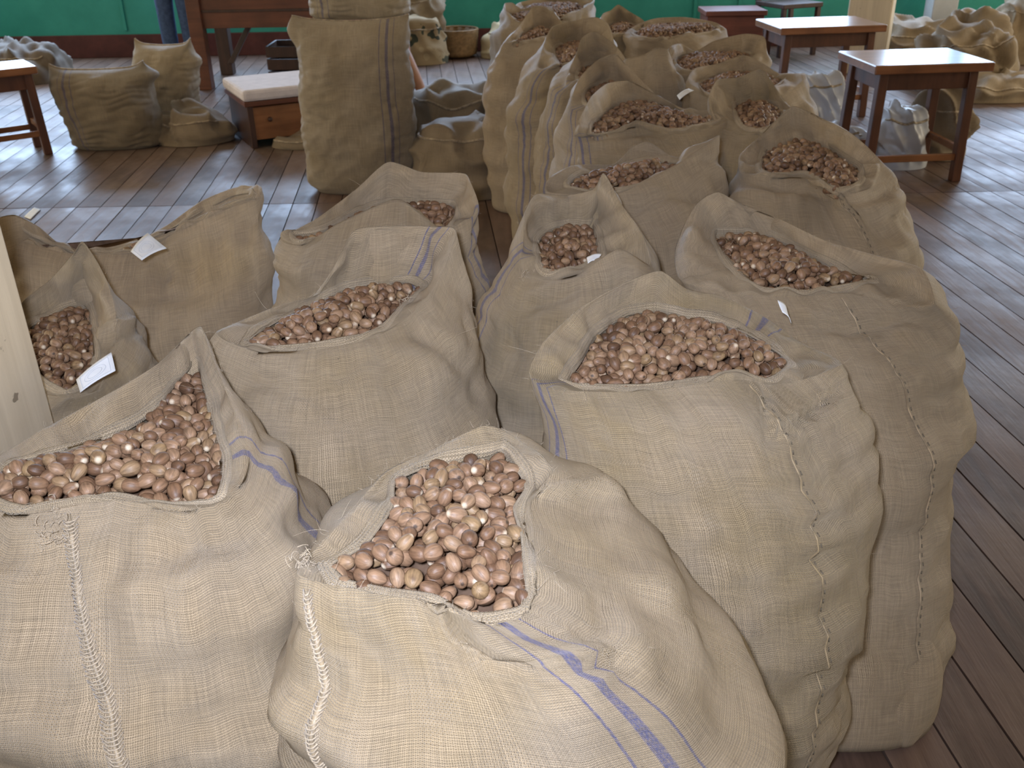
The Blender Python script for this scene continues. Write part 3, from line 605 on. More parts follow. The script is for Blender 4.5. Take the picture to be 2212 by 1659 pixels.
sack('Q', 'burlap sack with dark blue stripe on its left side in the left file', [
 (270, 1220, 144, 1222, 135, -.02), (310, 1290, 141, 1270, 128, -.02), (350, 1326, 98, 1290, 114, .0), (30, 1313, 50, 1290, 101, .02), (60, 1285, 37, 1270, 96, .03), (90, 1235, 46, 1240, 95, .03), (115, 1195, 56, 1210, 100, .02), (140, 1182, 75, 1200, 106, .01), (170, 1172, 105, 1202, 119, .0), (205, 1160, 146, 1207, 134, -.01), (240, 1185, 152, 1210, 138, -.02)],
 belly=(0.24, 4.22, 0.25, 0.22), seed=16, stripe_deg=228)
sack('R', 'dark-sided burlap sack at the left end of the rear rows', [
 (270, 1150, 93, 1150, 84, -.02), (310, 1195, 86, 1180, 77, -.02), (350, 1217, 58, 1195, 69, .0), (30, 1202, 34, 1185, 63, .02), (65, 1173, 13, 1170, 62, .03), (90, 1152, 14, 1155, 63, .03), (115, 1136, 35, 1140, 68, .02), (150, 1115, 65, 1125, 80, .01), (190, 1091, 91, 1115, 89, .0), (230, 1110, 99, 1125, 88, -.02)],
 belly=(0.13, 4.78, 0.24, 0.22), seed=17)
sack('S', 'burlap sack with pale open corner at the far left of the rows', [
 (270, 1150, 53, 1150, 47, -.02), (330, 1200, 42, 1190, 42, -.01), (20, 1190, 16, 1185, 33, .01), (60, 1150, 15, 1150, 31, .02), (90, 1125, 18, 1130, 32, .02), (120, 1107, 6, 1110, 33, .02), (150, 1091, 7, 1098, 36, .01), (180, 1089, 15, 1098, 41, .0), (215, 1105, 42, 1120, 47, -.01)],
 belly=(0.13, 5.45, 0.24, 0.22), seed=18, K=96)
sack('S2', 'rearmost burlap sack with one sharp right corner against the green wall', [
 (270, 1200, 41, 1200, 34, -.02), (330, 1245, 25, 1240, 27, -.01), (0, 1280, 6, 1260, 20, .0), (25, 1284, -2, 1262, 15, .01), (60, 1240, -8, 1240, 11, .02), (90, 1190, -8, 1195, 11, .02), (130, 1130, 3, 1140, 16, .02), (180, 1115, 14, 1125, 24, .0), (225, 1150, 39, 1155, 33, -.01)],
 belly=(0.30, 6.1, 0.25, 0.22), seed=19, K=96)
sack('T', 'burlap sack opened wide like a bowl near the green wall', [
 (270, 1430, 88, 1430, 81, -.02), (300, 1500, 76, 1490, 74, -.02), (330, 1545, 77, 1530, 68, -.01), (0, 1570, 66, 1550, 62, .0), (40, 1540, 47, 1530, 58, .02), (70, 1480, 37, 1480, 56, .03), (100, 1420, 39, 1425, 58, .03), (140, 1375, 54, 1385, 64, .02), (180, 1345, 76, 1370, 73, .0), (225, 1380, 87, 1395, 80, -.02)],
 belly=(0.84, 4.95, 0.27, 0.23), seed=20, K=96)
sack('U', 'burlap sack with a rounded right corner flap and nutmegs heaped to the rim', [
 (270, 1530, 166, 1530, 153, -.02), (310, 1600, 157, 1590, 144, -.02), (350, 1652, 125, 1615, 129, .0), (25, 1650, 79, 1620, 119, .01), (50, 1610, 73, 1605, 118, .02), (80, 1540, 89, 1545, 118, .03), (100, 1500, 110, 1505, 121, .02), (115, 1475, 95, 1485, 121, .02), (140, 1448, 100, 1465, 128, .01), (175, 1444, 132, 1462, 136, .0), (225, 1465, 160, 1480, 149, -.02)],
 belly=(0.83, 4.02, 0.25, 0.22), seed=21)
sack('V', 'burlap sack with wavy mouth and a boxy right shoulder, by the far post', [
 (270, 1560, 216, 1560, 206, -.02), (310, 1682, 211, 1640, 196, -.02), (345, 1737, 175, 1680, 181, .0), (10, 1736, 158, 1690, 172, .01), (30, 1690, 161, 1670, 169, .02), (55, 1635, 129, 1640, 164, .03), (75, 1605, 119, 1610, 161, .03), (100, 1548, 138, 1560, 164, .02), (130, 1505, 146, 1525, 173, .02), (170, 1486, 170, 1510, 186, .0), (215, 1510, 202, 1525, 198, -.02)],
 belly=(0.86, 3.45, 0.25, 0.22), seed=22)
sack('W', 'burlap sack with a lone rounded peak near the wall', [
 (270, 1340, 79, 1340, 73, -.02), (330, 1385, 66, 1375, 64, -.01), (10, 1391, 45, 1378, 58, .0), (50, 1360, 25, 1362, 54, .02), (80, 1336, 10, 1340, 52, .03), (110, 1320, 22, 1325, 54, .02), (150, 1302, 30, 1312, 58, .01), (190, 1295, 56, 1308, 66, .0), (230, 1305, 76, 1320, 71, -.02)],
 belly=(0.56, 5.15, 0.22, 0.21), seed=23, K=96)
sack('X', 'burlap sack whose frayed front flap stands up, between the middle rows', [
 (270, 1415, 103, 1415, 165, -.03), (300, 1442, 106, 1440, 165, -.03), (330, 1458, 150, 1445, 163, -.02), (0, 1461, 165, 1445, 158, .0), (45, 1445, 145, 1440, 153, .02), (90, 1405, 136, 1405, 152, .02), (135, 1365, 140, 1370, 154, .02), (180, 1345, 142, 1358, 160, .0), (215, 1352, 127, 1360, 164, -.02), (240, 1392, 117, 1390, 165, -.03)],
 belly=(0.55, 3.65, 0.20, 0.18), seed=24, K=96)

# ------------------------------------------------------------------ the nutmegs
def nut_mesh(seed, seg=12, rings=8):
    r = random.Random(seed); V = [(0, 0, -1.0)]; UV = [(0.5, 0.0)]; a = r.uniform(0.95, 1.08); egg = r.uniform(0.05, 0.16)
    for i in range(1, rings):
        t = math.pi*i/rings; z = -math.cos(t); rad = math.sin(t)**0.92*(1 - egg*z)
        for j in range(seg+1):
            p = 2*math.pi*j/seg; V.append((rad*math.cos(p)*a, rad*math.sin(p)/a, z)); UV.append((j/seg, i/rings))
    V.append((0, 0, 1.0)); UV.append((0.5, 1.0)); s1 = seg+1
    Fc = [(0, 1+j+1, 1+j) for j in range(seg)]
    for i in range(rings-2):
        b = 1+i*s1; Fc += [(b+j, b+j+1, b+s1+j+1, b+s1+j) for j in range(seg)]
    b = 1+(rings-2)*s1; Fc += [(b+j, b+j+1, len(V)-1) for j in range(seg)]
    V = np.array(V)*np.array([0.0087, 0.0087, 0.0113]); return V, Fc, UV
PLACE = {'A': 'bottom left sack beside the cream post', 'C': 'bottom centre sack with blue stripes', 'E': 'wide-mouthed tall sack right of centre',
         'B': 'bulging middle left sack', 'L': 'sack half hidden by the cream post', 'D': 'right edge sack'}
def build_nuts():
    rr = random.Random(9); eye = np.array([0, 0, CH])
    cand = sorted((i for i, n in enumerate(NUTS) if n[2]), key=lambda i: np.linalg.norm(NUTS[i][1]-eye))[:300]
    single = set(cand); tmpl = [nut_mesh(s) for s in range(5)]; low = [nut_mesh(s, 9, 6) for s in range(5)]
    ms = []
    for V, Fc, UV in tmpl:
        o = mesh('nutmeg', V, Fc, M['nut'], None, True, UV); ms.append(o.data); bpy.data.objects.remove(o)
    BV, BF, BU, off = [], [], [], 0
    for i, (key, p, vis) in enumerate(NUTS):
        k = rr.randrange(5); s = rr.uniform(0.88, 1.13)
        tilt = rr.gauss(math.pi/2, 0.42); e = Euler((tilt, 0, rr.uniform(0, 6.283)), 'XYZ')
        if i in single:
            o = bpy.data.objects.new('nutmeg', ms[k]); o.location = p; o.rotation_euler = e; o.scale = (s, s, s*rr.uniform(0.92, 1.12)); link(o)
            pl = PLACE.get(key, 'open burlap sack')
            tag(o, 'brown ribbed nutmeg heaped in the ' + pl, 'nutmeg', 'nutmegs in the ' + pl)
        else:
            V, Fc, UV = low[k]; R = np.array(e.to_matrix())
            BV.append((V*s) @ R.T + p); BF += [tuple(x+off for x in f) for f in Fc]; BU += UV; off += len(V)
    o = mesh('nutmegs', np.concatenate(BV), BF, M['nut'], None, True, BU)
    tag(o, 'countless brown nutmegs filling the sacks behind and beneath the nearest ones', 'nutmegs', kind='stuff')
build_nuts()

# ------------------------------------------------------------------ posts
M['grey_paint'] = plain('pale_grey_paint', (0.50, 0.51, 0.52), 0.6, 0.3, 0.1, 6)
def post(name, label, x0, x1, y0, y1, rz=0.0, H=3.4):
    c = ((x0+x1)/2, (y0+y1)/2); o = empty(name, (c[0], c[1], 0), rz); tag(o, label, 'post')
    sx, sy = x1-x0, y1-y0
    bm = bmesh.new(); bm_box(bm, (0, 0, H/2), (sx, sy, H), None, 0.012); bmobj('shaft', bm, M['post'] if H > 2 else M['grey_paint'], o)
    bm = bmesh.new(); bm_box(bm, (0, 0, H-0.1), (sx+0.06, sy+0.06, 0.18), None, 0.01); bmobj('capital', bm, M['post'] if H > 2 else M['grey_paint'], o)
    return o
post('wooden_post', 'cream painted wooden post at the left edge, chipped, close to the viewer', -1.06, -0.785, 1.215, 1.44)
post('wooden_post', 'cream painted post standing at upper right behind the stool', 2.86, 3.20, 8.25, 8.62, math.radians(-24))
gp = post('wooden_post', 'short pale grey post far back right against the green wall', 4.02, 4.26, 9.6, 9.8, 0.0, 1.0)

# ------------------------------------------------------------------ stools, benches, table
def stool(name, label, cx, cy, rz, L, W, h, inset=0.05, th=0.045):
    o = empty(name, (cx, cy, 0), rz); tag(o, label, 'stool')
    box('seat', (0, 0, h-th/2), (L, W, th), M['stool_top'], o, 0.006)
    lx, ly = L/2-inset-0.025, W/2-inset-0.02
    for sx in (-1, 1):
        for sy in (-1, 1):
            bar('leg', (sx*(lx+0.012), sy*(ly+0.010), 0), (sx*lx, sy*ly, h-th), 0.048, 0.048, M['stool_leg'], o)
    for sy in (-1, 1): box('apron', (0, sy*ly, h-th-0.045), (2*lx, 0.02, 0.09), M['stool_leg'], o, 0.003)
    for sx in (-1, 1): box('apron', (sx*lx, 0, h-th-0.045), (0.02, 2*ly, 0.09), M['stool_leg'], o, 0.003)
    for sy in (-1, 1): box('stretcher', (0, sy*(ly+0.006), 0.13), (2*lx, 0.025, 0.035), M['orange_wood'], o, 0.003)
    for sx in (-1, 1): box('stretcher', (sx*(lx+0.008), 0, 0.17), (0.025, 2*ly, 0.035), M['orange_wood'], o, 0.003)
    return o
stool('wooden_stool', 'polished brown wooden stool on the right with bright window reflection, plastic bags beneath', 2.14, 5.24, math.radians(4), 0.62, 0.50, 0.62)
stool('wooden_stool', 'brown wooden stool at the left edge beside a striped sack', -3.10, 6.02, math.radians(36), 0.44, 0.34, 0.53, 0.03)
stool('wooden_stool', 'wooden stool behind the burlap rows, partly hidden by the far cream post', 2.12, 6.85, math.radians(6), 0.72, 0.50, 0.60)

def bench_box():
    o = empty('low_wooden_bench', (-1.50, 6.40, 0), math.radians(27)); tag(o, 'low boxy wooden bench with white padded top beside the tall closed sack', 'bench')
    fb = box('front_board', (0, -0.24, 0.15), (0.46, 0.025, 0.20), M['orange_wood'], o, 0.003)
    box('back_board', (0, 0.24, 0.15), (0.46, 0.025, 0.20), M['orange_wood'], o, 0.003)
    for sx in (-1, 1):
        box('side_board', (sx*0.235, 0, 0.135), (0.035, 0.52, 0.27), M['dark_wood'], o, 0.004)
    box('seat', (0, 0, 0.275), (0.54, 0.56, 0.03), M['table_wood'], o, 0.004)
    pad = box('cushion', (0, 0, 0.325), (0.55, 0.57, 0.07), M['pad'], o, 0.02)
    for sx in (-0.12, 0.12):
        V, Fc = tube_data([(sx, -0.25, 0.17), (sx, -0.262, 0.17), (sx, -0.272, 0.17)], [0.014, 0.016, 0.011], 10); mesh('knob', V, Fc, M['dark_wood'], fb)
M['pad'] = plain('white_pad_cloth', (0.66, 0.60, 0.60), 0.75, 0.3, 0.1, 20)
bench_box()
def big_table():
    o = empty('wooden_table', (-1.80, 8.50, 0)); tag(o, 'large red-brown wooden table at upper left in front of the green wall', 'table')
    box('tabletop', (0, 0, 0.83), (1.56, 0.86, 0.04), M['table_wood'], o, 0.005)
    ap = box('apron', (0, -0.36, 0.65), (1.36, 0.03, 0.36), M['table_wood'], o, 0.003); box('apron', (0, 0.36, 0.65), (1.36, 0.03, 0.36), M['table_wood'], o, 0.003)
    box('moulding', (0, -0.378, 0.60), (1.36, 0.008, 0.02), M['dark_wood'], ap, 0.002)
    for sx in (-1, 1):
        box('apron', (sx*0.68, 0, 0.65), (0.03, 0.72, 0.36), M['table_wood'], o, 0.003)
        for sy in (-1, 1): bar('leg', (sx*0.67, sy*0.35, 0), (sx*0.67, sy*0.35, 0.81), 0.11, 0.11, M['table_wood'] if sy < 0 else M['dark_wood'], o, 0.005)
        bar('brace', (sx*0.62, 0.30, 0.10), (sx*0.30, 0.34, 0.60), 0.05, 0.05, M['dark_wood'], o, 0.003)
    c = empty('wooden_crate', (-1.68, 8.55, 0.0)); tag(c, 'dark wooden crate on the floor beneath the big table', 'crate')
    for z in (0.05, 0.15, 0.25):
        for sy in (-1, 1): box('slat', (0, sy*0.20, z), (0.62, 0.018, 0.085), M['dark_wood'], c, 0.002)
        for sx in (-1, 1): box('slat', (sx*0.31, 0, z), (0.018, 0.39, 0.085), M['dark_wood'], c, 0.002)
    box('bottom', (0, 0, 0.008), (0.6, 0.38, 0.015), M['dark_wood'], c, 0.002)
big_table()
def maroon_chest():
    o = empty('wooden_chest', (2.02, 9.1, 0)); tag(o, 'maroon wooden chest far back near the green wall', 'chest')
    box('body', (0, 0, 0.20), (0.50, 0.36, 0.40), M['box_wood'], o, 0.006); box('lid', (0, 0, 0.425), (0.54, 0.40, 0.045), M['box_wood'], o, 0.008); box('plinth', (0, 0, 0.02), (0.53, 0.39, 0.04), M['dark_wood'], o, 0.004)
maroon_chest()
def dark_chair():
    o = empty('wooden_chair', (2.62, 9.45, 0), 0.4); tag(o, 'dark wooden chair by the green wall left of the far cream post', 'chair')
    box('seat', (0, 0, 0.44), (0.44, 0.42, 0.04), M['dark_wood'], o, 0.006)
    for sx in (-1, 1):
        bar('leg', (sx*0.19, -0.18, 0), (sx*0.19, -0.18, 0.43), 0.04, 0.04, M['dark_wood'], o); bar('leg', (sx*0.19, 0.18, 0), (sx*0.19, 0.24, 0.95), 0.04, 0.04, M['dark_wood'], o)
        box('stretcher', (sx*0.19, 0, 0.20), (0.025, 0.36, 0.03), M['dark_wood'], o, 0.002)
    for z in (0.62, 0.76, 0.90): box('back_slat', (0, 0.225, z), (0.36, 0.02, 0.07), M['dark_wood'], o, 0.003)
dark_chair()

# ------------------------------------------------------------------ closed and slumped sacks
def pillow(name, label, cx, cy, W, D, H, rz=0.0, lean=(0, 0), stripe=None, seed=1, ears=0.035, z0=0.0, group=None, lay=None, tint=None, wr=1.0, lobe=None):
    K, NR = 112, 64
    th = np.linspace(0, 2*math.pi, K, endpoint=False); t = np.linspace(0, 1, NR)
    c, s_ = np.cos(th), np.sin(th); sx = np.sign(c)*np.abs(c)**0.72; sy = np.sign(s_)*np.abs(s_)**0.9
    dep = np.where(t < 0.5, 0.80+0.20*np.sin(np.clip(t*3.2, 0, 1)*math.pi/2), np.clip(1-((t-0.5)/0.5)**3.2, 0, 1)**0.6)
    dep = np.maximum(dep, 0.015); wid = 0.955 + 0.045*np.sin(math.pi*t) + 0.02*np.sin(7*t+seed)
    G = np.zeros((NR, K, 3))
    G[:, :, 0] = W/2*wid[:, None]*sx; G[:, :, 1] = D/2*dep[:, None]*sy
    G[:, :, 2] = H*(t[:, None]*0.96 + 0.04*t[:, None]**2) + ears*(np.abs(c)**5)[None]*(t**8)[:, None] - 0.02*H*(t**10)[:, None]*(1-np.abs(c))[None]
    low = (1-sm(0, 0.06, t))[:, None]; G[:, :, 0] *= 1-0.10*low; G[:, :, 1] *= 1-0.12*low
    G[:, :, 0] += lean[0]*t[:, None]**1.6; G[:, :, 1] += lean[1]*t[:, None]**1.6
    Pf = G.reshape(-1, 3); du = np.roll(G, -1, 1)-np.roll(G, 1, 1); dv = np.gradient(G, axis=0); N = np.cross(du, dv); N /= np.linalg.norm(N, axis=2)[:, :, None]+1e-9
    warp = Waves(seed+3, 0.30, 8)(Pf).reshape(NR, K); msk = sm(-0.6, 0.9, Waves(seed+5, 0.22)(Pf).reshape(NR, K)); soft = Waves(seed, 0.2)(Pf).reshape(NR, K); fine = Waves(seed+2, 0.06)(Pf).reshape(NR, K)
    cre = (1-np.abs(np.sin(G[:, :, 2]*math.pi/0.045 + 1.3*warp)))**2
    wgt = (sm(0, 0.05, t)*(1-sm(0.9, 1, t)))[:, None]
    G = G + N*(wgt*wr*(0.006*soft+0.002*fine-0.010*cre*msk))[:, :, None]
    if lobe:
        for (a, tt, amt, sd) in lobe:
            dd = np.exp(-(((np.angle(np.exp(1j*(th-a))))/sd)**2))[None]*np.exp(-((t-tt)/0.07)**2)[:, None]; G = G + np.stack([c, s_, np.zeros(K)], 1)[None]*amt*dd[:, :, None]
    if lay is not None:
        R = np.array(Euler(lay).to_matrix()); G = G @ R.T
    G[:, :, 2] += -G[:, :, 2].min() + 0.002
    bot = np.array([[G[0, :, 0].mean(), G[0, :, 1].mean(), G[0, :, 2].mean()]])
    K1 = K+1; Gw = np.concatenate([G, G[:, :1]], 1); seg = np.linalg.norm(np.diff(Gw, axis=0), axis=2); vw = np.concatenate([np.zeros((1, K1)), np.cumsum(seg, 0)], 0)
    per = 2*(W+D)*0.88; uw = np.broadcast_to(np.arange(K1)/K*per, (NR, K1))
    V = np.concatenate([Gw.reshape(-1, 3), bot]); uv = np.concatenate([np.stack([uw.ravel(), vw.ravel()], 1), [[0, 0]]])
    Fc = [(i*K1+j, i*K1+j+1, (i+1)*K1+j+1, (i+1)*K1+j) for i in range(NR-1) for j in range(K)] + [(len(V)-1, j+1, j) for j in range(K)]
    root = empty(name, (cx, cy, z0), rz); tag(root, label, 'sack', group)
    m = burlap('burlap_'+name+str(seed), tint=tint or (0.40, 0.315, 0.205), stripe=None if stripe is None else stripe/360*per, stripecol=(0.06, 0.05, 0.15), seed=seed*1.9)
    b = mesh('body', V, Fc, m, root, True, uv); b.modifiers.new('weld', 'WELD').merge_threshold = 1e-5
    topc = Gw[-1, :K//2+1] + np.array([0, 0, 0.001]); tube('top_seam', resample(topc, 0.006), 0.0045, M['hem'], root, 6)
    return root
pillow('closed_sack', 'tall closed burlap sack with purple stripes standing in front of the stack', -0.785, 5.12, 0.595, 0.36, 0.87, math.radians(-1), (0.015, 0.0), stripe=302, seed=31, ears=0.012, lobe=[(math.pi, 0.93, 0.05, 0.22)])
pillow('closed_sack', 'closed burlap sack standing behind the tall striped one, its ruffled edge showing', -0.80, 5.56, 0.52, 0.36, 0.80, math.radians(-2), (0.0, 0), seed=32)
pillow('closed_sack', 'closed striped burlap sack lying on top at the back of the stack', -0.80, 5.62, 0.56, 0.40, 0.40, math.radians(3), (0.0, 0), stripe=235, seed=33, z0=0.82)
pillow('closed_sack', 'squat closed burlap sack with dark stripe beside the left stool', -2.50, 6.22, 0.60, 0.40, 0.48, math.radians(4), (-0.05, 0), stripe=238, seed=34, tint=(0.25, 0.19, 0.115), lobe=[(0, 0.88, 0.07, 0.5)])
pillow('closed_sack', 'folded-top burlap sack behind the squat striped one at upper left', -2.31, 6.72, 0.42, 0.34, 0.55, math.radians(-8), (0.03, 0), seed=35, tint=(0.36, 0.28, 0.175), lobe=[(0, 0.8, 0.05, 0.4)])

def lump(name, label, c, R, rz=0.0, seed=1, amp=0.05, peaks=(), mat=None, cat='sack', group=None, lam=0.16, fold_dir=(1, 0.3, 0.4), flat=0.55):
    K, NR = 96, 40
    th = np.linspace(0, 2*math.pi, K, endpoint=False); ph = np.linspace(0.0, math.pi*0.5, NR)
    ce, se = np.cos(ph), np.sin(ph)
    G = np.zeros((NR, K, 3)); ce2 = np.abs(ce)**flat
    G[:, :, 0] = R[0]*ce2[:, None]*np.cos(th); G[:, :, 1] = R[1]*ce2[:, None]*np.sin(th); G[:, :, 2] = R[2]*(se**0.85)[:, None]
    for (a, e, amt, sd) in peaks:
        d = np.array([math.cos(math.radians(a))*math.cos(math.radians(e)), math.sin(math.radians(a))*math.cos(math.radians(e)), math.sin(math.radians(e))])
        dirs = np.stack([ce[:, None]*np.cos(th), ce[:, None]*np.sin(th), se[:, None]*np.ones(K)], 2); w_ = np.exp(-((1-dirs@d)/sd)); G = G + d*amt*w_[:, :, None]
    Pf = G.reshape(-1, 3); fd = np.array(fold_dir); fd = fd/np.linalg.norm(fd)
    warp = Waves(seed, 0.35, 8)(Pf); q = Pf@fd
    fold = ((1-np.abs(np.sin(q*math.pi/lam + 0.9*warp)))**1.6 - 0.35).reshape(NR, K); soft = Waves(seed+2, 0.18)(Pf).reshape(NR, K)
    du = np.roll(G, -1, 1)-np.roll(G, 1, 1); dv = np.gradient(G, axis=0); N = np.cross(du, dv); N /= np.linalg.norm(N, axis=2)[:, :, None]+1e-9
    wgt = sm(0, 5, np.arange(NR))[:, None]*(1-sm(NR-4, NR-1, np.arange(NR)))[:, None]*0.999+0.001
    G = G + N*(wgt*(amp*fold + 0.35*amp*soft))[:, :, None]; G[:, :, 2] = np.maximum(G[:, :, 2], 0.002); G[0, :, 2] = 0.002
    K1 = K+1; Gw = np.concatenate([G, G[:, :1]], 1); seg = np.linalg.norm(np.diff(Gw, axis=0), axis=2); vw = np.concatenate([np.zeros((1, K1)), np.cumsum(seg, 0)], 0)
    uw = np.broadcast_to(np.arange(K1)/K*1.4, (NR, K1)); V = Gw.reshape(-1, 3); uv = np.stack([uw.ravel(), vw.ravel()], 1)
    Fc = [(i*K1+j, i*K1+j+1, (i+1)*K1+j+1, (i+1)*K1+j) for i in range(NR-1) for j in range(K)]
    root = empty(name, c, rz); tag(root, label, cat, group)
    b = mesh('body', V, Fc, mat or M['burlap'], root, True, uv); b.modifiers.new('weld', 'WELD').merge_threshold = 1e-5
    return root, G
def fold_hem(root, G, i, a0, a1, mat=None):
    K = G.shape[1]; j = np.arange(int(a0/360*K), int(a1/360*K)); tube('hem', G[i, j % K] + np.array([0, 0, 0.004]), 0.007, mat or M['hem'], root, 6)
M['burlap_brown'] = burlap('burlap_brown', (0.31, 0.228, 0.135), seed=5.0)
M['burlap_dark'] = burlap('burlap_dark', (0.15, 0.105, 0.065), seed=8.0)
def lump_h(*a, hem=None, **k):
    r, G = lump(*a, **k)
    if hem: fold_hem(r, G, *hem, mat=M['hem'])
lump_h('slumped_sack', 'slumped empty burlap sack with wide folds leaning behind the lower one', (-0.30, 5.68, 0), (0.30, 0.24, 0.40), 0, 41, 0.045, ((40, 55, 0.08, 0.10), (150, 50, 0.05, 0.1)), M['burlap_brown'], hem=(26, 200, 330), fold_dir=(1, 0.2, -0.6), lam=0.28, flat=0.42)
lump_h('slumped_sack', 'half-empty burlap sack collapsed on the floor left of the rows', (-0.22, 5.10, 0), (0.32, 0.26, 0.37), 0.1, 42, 0.035, ((40, 40, 0.09, 0.10),), M['burlap_brown'], hem=(22, 170, 330), fold_dir=(0.55, 0.1, 1.0), lam=0.19, flat=0.42)
lump_h('slumped_sack', 'small crumpled burlap sack on the floor in front of the low bench', (-2.06, 6.33, 0), (0.25, 0.20, 0.19), 0, 43, 0.05, ((110, 60, 0.07, 0.08), (0, 25, 0.05, 0.1)), M['burlap_brown'], hem=(18, 200, 340), fold_dir=(0.6, 0.3, 1), lam=0.16)
lump_h('slumped_sack', 'dark brown sacks heap beneath the green wall at far left', (-4.35, 8.75, 0), (0.55, 0.35, 0.30), 0, 44, 0.05, (), M['burlap_dark'], hem=(18, 200, 330), lam=0.2)
lump_h('slumped_sack', 'peaked empty burlap sack heaped behind the right stool', (3.55, 7.75, 0), (0.40, 0.32, 0.42), 0, 45, 0.06, ((60, 62, 0.20, 0.07), (-60, 30, 0.08, 0.1)), M['burlap_brown'], hem=(20, 220, 330), fold_dir=(0.5, 0.2, 1), lam=0.16)
lump_h('slumped_sack', 'flattened burlap sack at the foot of the peaked heap on the right', (3.62, 7.30, 0), (0.48, 0.28, 0.16), 0.1, 46, 0.035, (), M['burlap_brown'], hem=(14, 220, 330), fold_dir=(0.3, 0.2, 1), lam=0.12)
lump_h('slumped_sack', 'folded burlap sack between the far cream post and the peaked heap', (3.55, 8.75, 0), (0.40, 0.30, 0.34), 0, 47, 0.05, ((120, 60, 0.10, 0.08),), M['burlap_brown'], hem=(20, 220, 330), fold_dir=(0.2, 0.2, 1), lam=0.12)
lump_h('slumped_sack', 'grey-brown bundle of sacking at the top right corner of the view', (4.65, 8.9, 0), (0.40, 0.35, 0.55), 0, 48, 0.06, ((60, 60, 0.15, 0.1),), M['burlap'], hem=(20, 200, 330), fold_dir=(1, 0, 0.3), lam=0.22)
lump_h('slumped_sack', 'brown empty sack slung over a bundle left of the basket', (-0.86, 9.62, 0), (0.28, 0.20, 0.62), 0, 49, 0.05, ((20, 60, 0.12, 0.1),), M['burlap_brown'], hem=(22, 200, 330), fold_dir=(0.8, 0, 0.6), lam=0.2)
lump_h('slumped_sack', 'yellowish burlap sack lying under the low bench', (-1.30, 6.12, 0), (0.20, 0.12, 0.07), 0, 50, 0.02, (), M['burlap_brown'], hem=(14, 200, 330))
lump_h('slumped_sack', 'limp burlap sack hanging down beside the right stool legs', (2.52, 5.62, 0), (0.16, 0.16, 0.42), 0, 51, 0.05, (), M['burlap_brown'], hem=(16, 220, 330), fold_dir=(1, 0.4, 0.5), lam=0.13)

def camo():
    t = NT('printed_cloth'); ob = t.coord('Object'); v = t.n('ShaderNodeTexVoronoi'); v.inputs['Scale'].default_value = 5; t.L.new(ob, v.inputs['Vector']); n = t.noise(ob, 5.5, 2)
    c = t.ramp(n, [(0.36, (0.045, 0.05, 0.035)), (0.40, (0.27, 0.20, 0.115)), (0.60, (0.32, 0.25, 0.15)), (0.68, (0.08, 0.08, 0.055))]); c.node.color_ramp.interpolation = 'CONSTANT'
    return t.set(c, 0.8, 0.2)
M['camo'] = camo(); M['cream_bag'] = plain('cream_cloth', (0.52, 0.43, 0.27), 0.8, 0.2, 0.12, 12)
lump_h('cloth_bundle', 'tan bundle with dark green patches on the floor left of the basket', (-0.80, 9.30, 0), (0.26, 0.20, 0.40), 0, 52, 0.035, (), M['camo'], cat='bundle', hem=(20, 200, 330), fold_dir=(0.6, 0, 0.8))
lump_h('cloth_bag', 'cream cloth bag on the floor right of the basket', (0.0, 9.55, 0), (0.24, 0.18, 0.28), 0, 53, 0.03, ((80, 70, 0.06, 0.1),), M['cream_bag'], cat='bag', hem=(22, 200, 330))
def plastic():
    t = NT('thin_plastic'); t.set((0.62, 0.63, 0.66, 1), 0.25, 0.6, Transmission_Weight=0.35, IOR=1.2); return t.m
M['plastic'] = plastic()
lump_h('plastic_bag', 'translucent white plastic bag under the right stool', (2.22, 5.42, 0), (0.16, 0.14, 0.30), 0, 54, 0.035, ((100, 60, 0.05, 0.1),), M['plastic'], cat='plastic bag', hem=(24, 200, 330), lam=0.09)
lump_h('plastic_bag', 'pale grey plastic bag slumped left of the right stool legs', (1.90, 5.50, 0), (0.18, 0.14, 0.20), 0, 55, 0.03, (), M['plastic'], cat='plastic bag', hem=(24, 200, 330), lam=0.09)
lump_h('plastic_bag', 'crinkled grey plastic bundle behind the right stool, near the post', (1.92, 6.05, 0), (0.17, 0.15, 0.40), 0, 56, 0.035, (), M['plastic'], cat='plastic bag', hem=(24, 200, 330), lam=0.08)

# ------------------------------------------------------------------ basket
def basket():
    c = Pz(985, 130, 0); o = empty('woven_basket', (c[0], c[1]+0.2, 0)); tag(o, 'round brown woven basket on the floor by the green wall', 'basket')
    M['cane'] = plain('brown_cane', (0.20, 0.12, 0.05), 0.6, 0.4, 0.35, 30); M['cane_in'] = plain('dark_cane', (0.11, 0.07, 0.035), 0.7, 0.3, 0.3, 30)
    V, Fc = [], []; K = 64; prof = [(0.0, 0.01), (0.15, 0.01), (0.185, 0.03)]
    for i in range(14): prof.append((0.19+0.022*(i/13)+(0.004 if i % 2 else 0.0), 0.04+0.205*i/13))
    rin = [(0.195, 0.245), (0.185, 0.15), (0.17, 0.04), (0.0, 0.03)]
    for ri, (r, z) in enumerate(prof+rin):
        for j in range(K):
            a = 2*math.pi*j/K; V.append(((r+0.003*(1 if (j//2+ri) % 2 else -1)*(r > 0.16))*math.cos(a), (r+0.003*(1 if (j//2+ri) % 2 else -1)*(r > 0.16))*math.sin(a), z))
    for i in range(len(prof)+len(rin)-1):
        for j in range(K): Fc.append((i*K+j, i*K+(j+1) % K, (i+1)*K+(j+1) % K, (i+1)*K+j))
    mesh('weave', V, Fc, M['cane'], o)
    a = np.linspace(0, 2*math.pi, 65); tube('rim', np.stack([0.205*np.cos(a), 0.205*np.sin(a), np.full(65, 0.248)], 1), 0.012, M['cane'], o, 8)
basket()

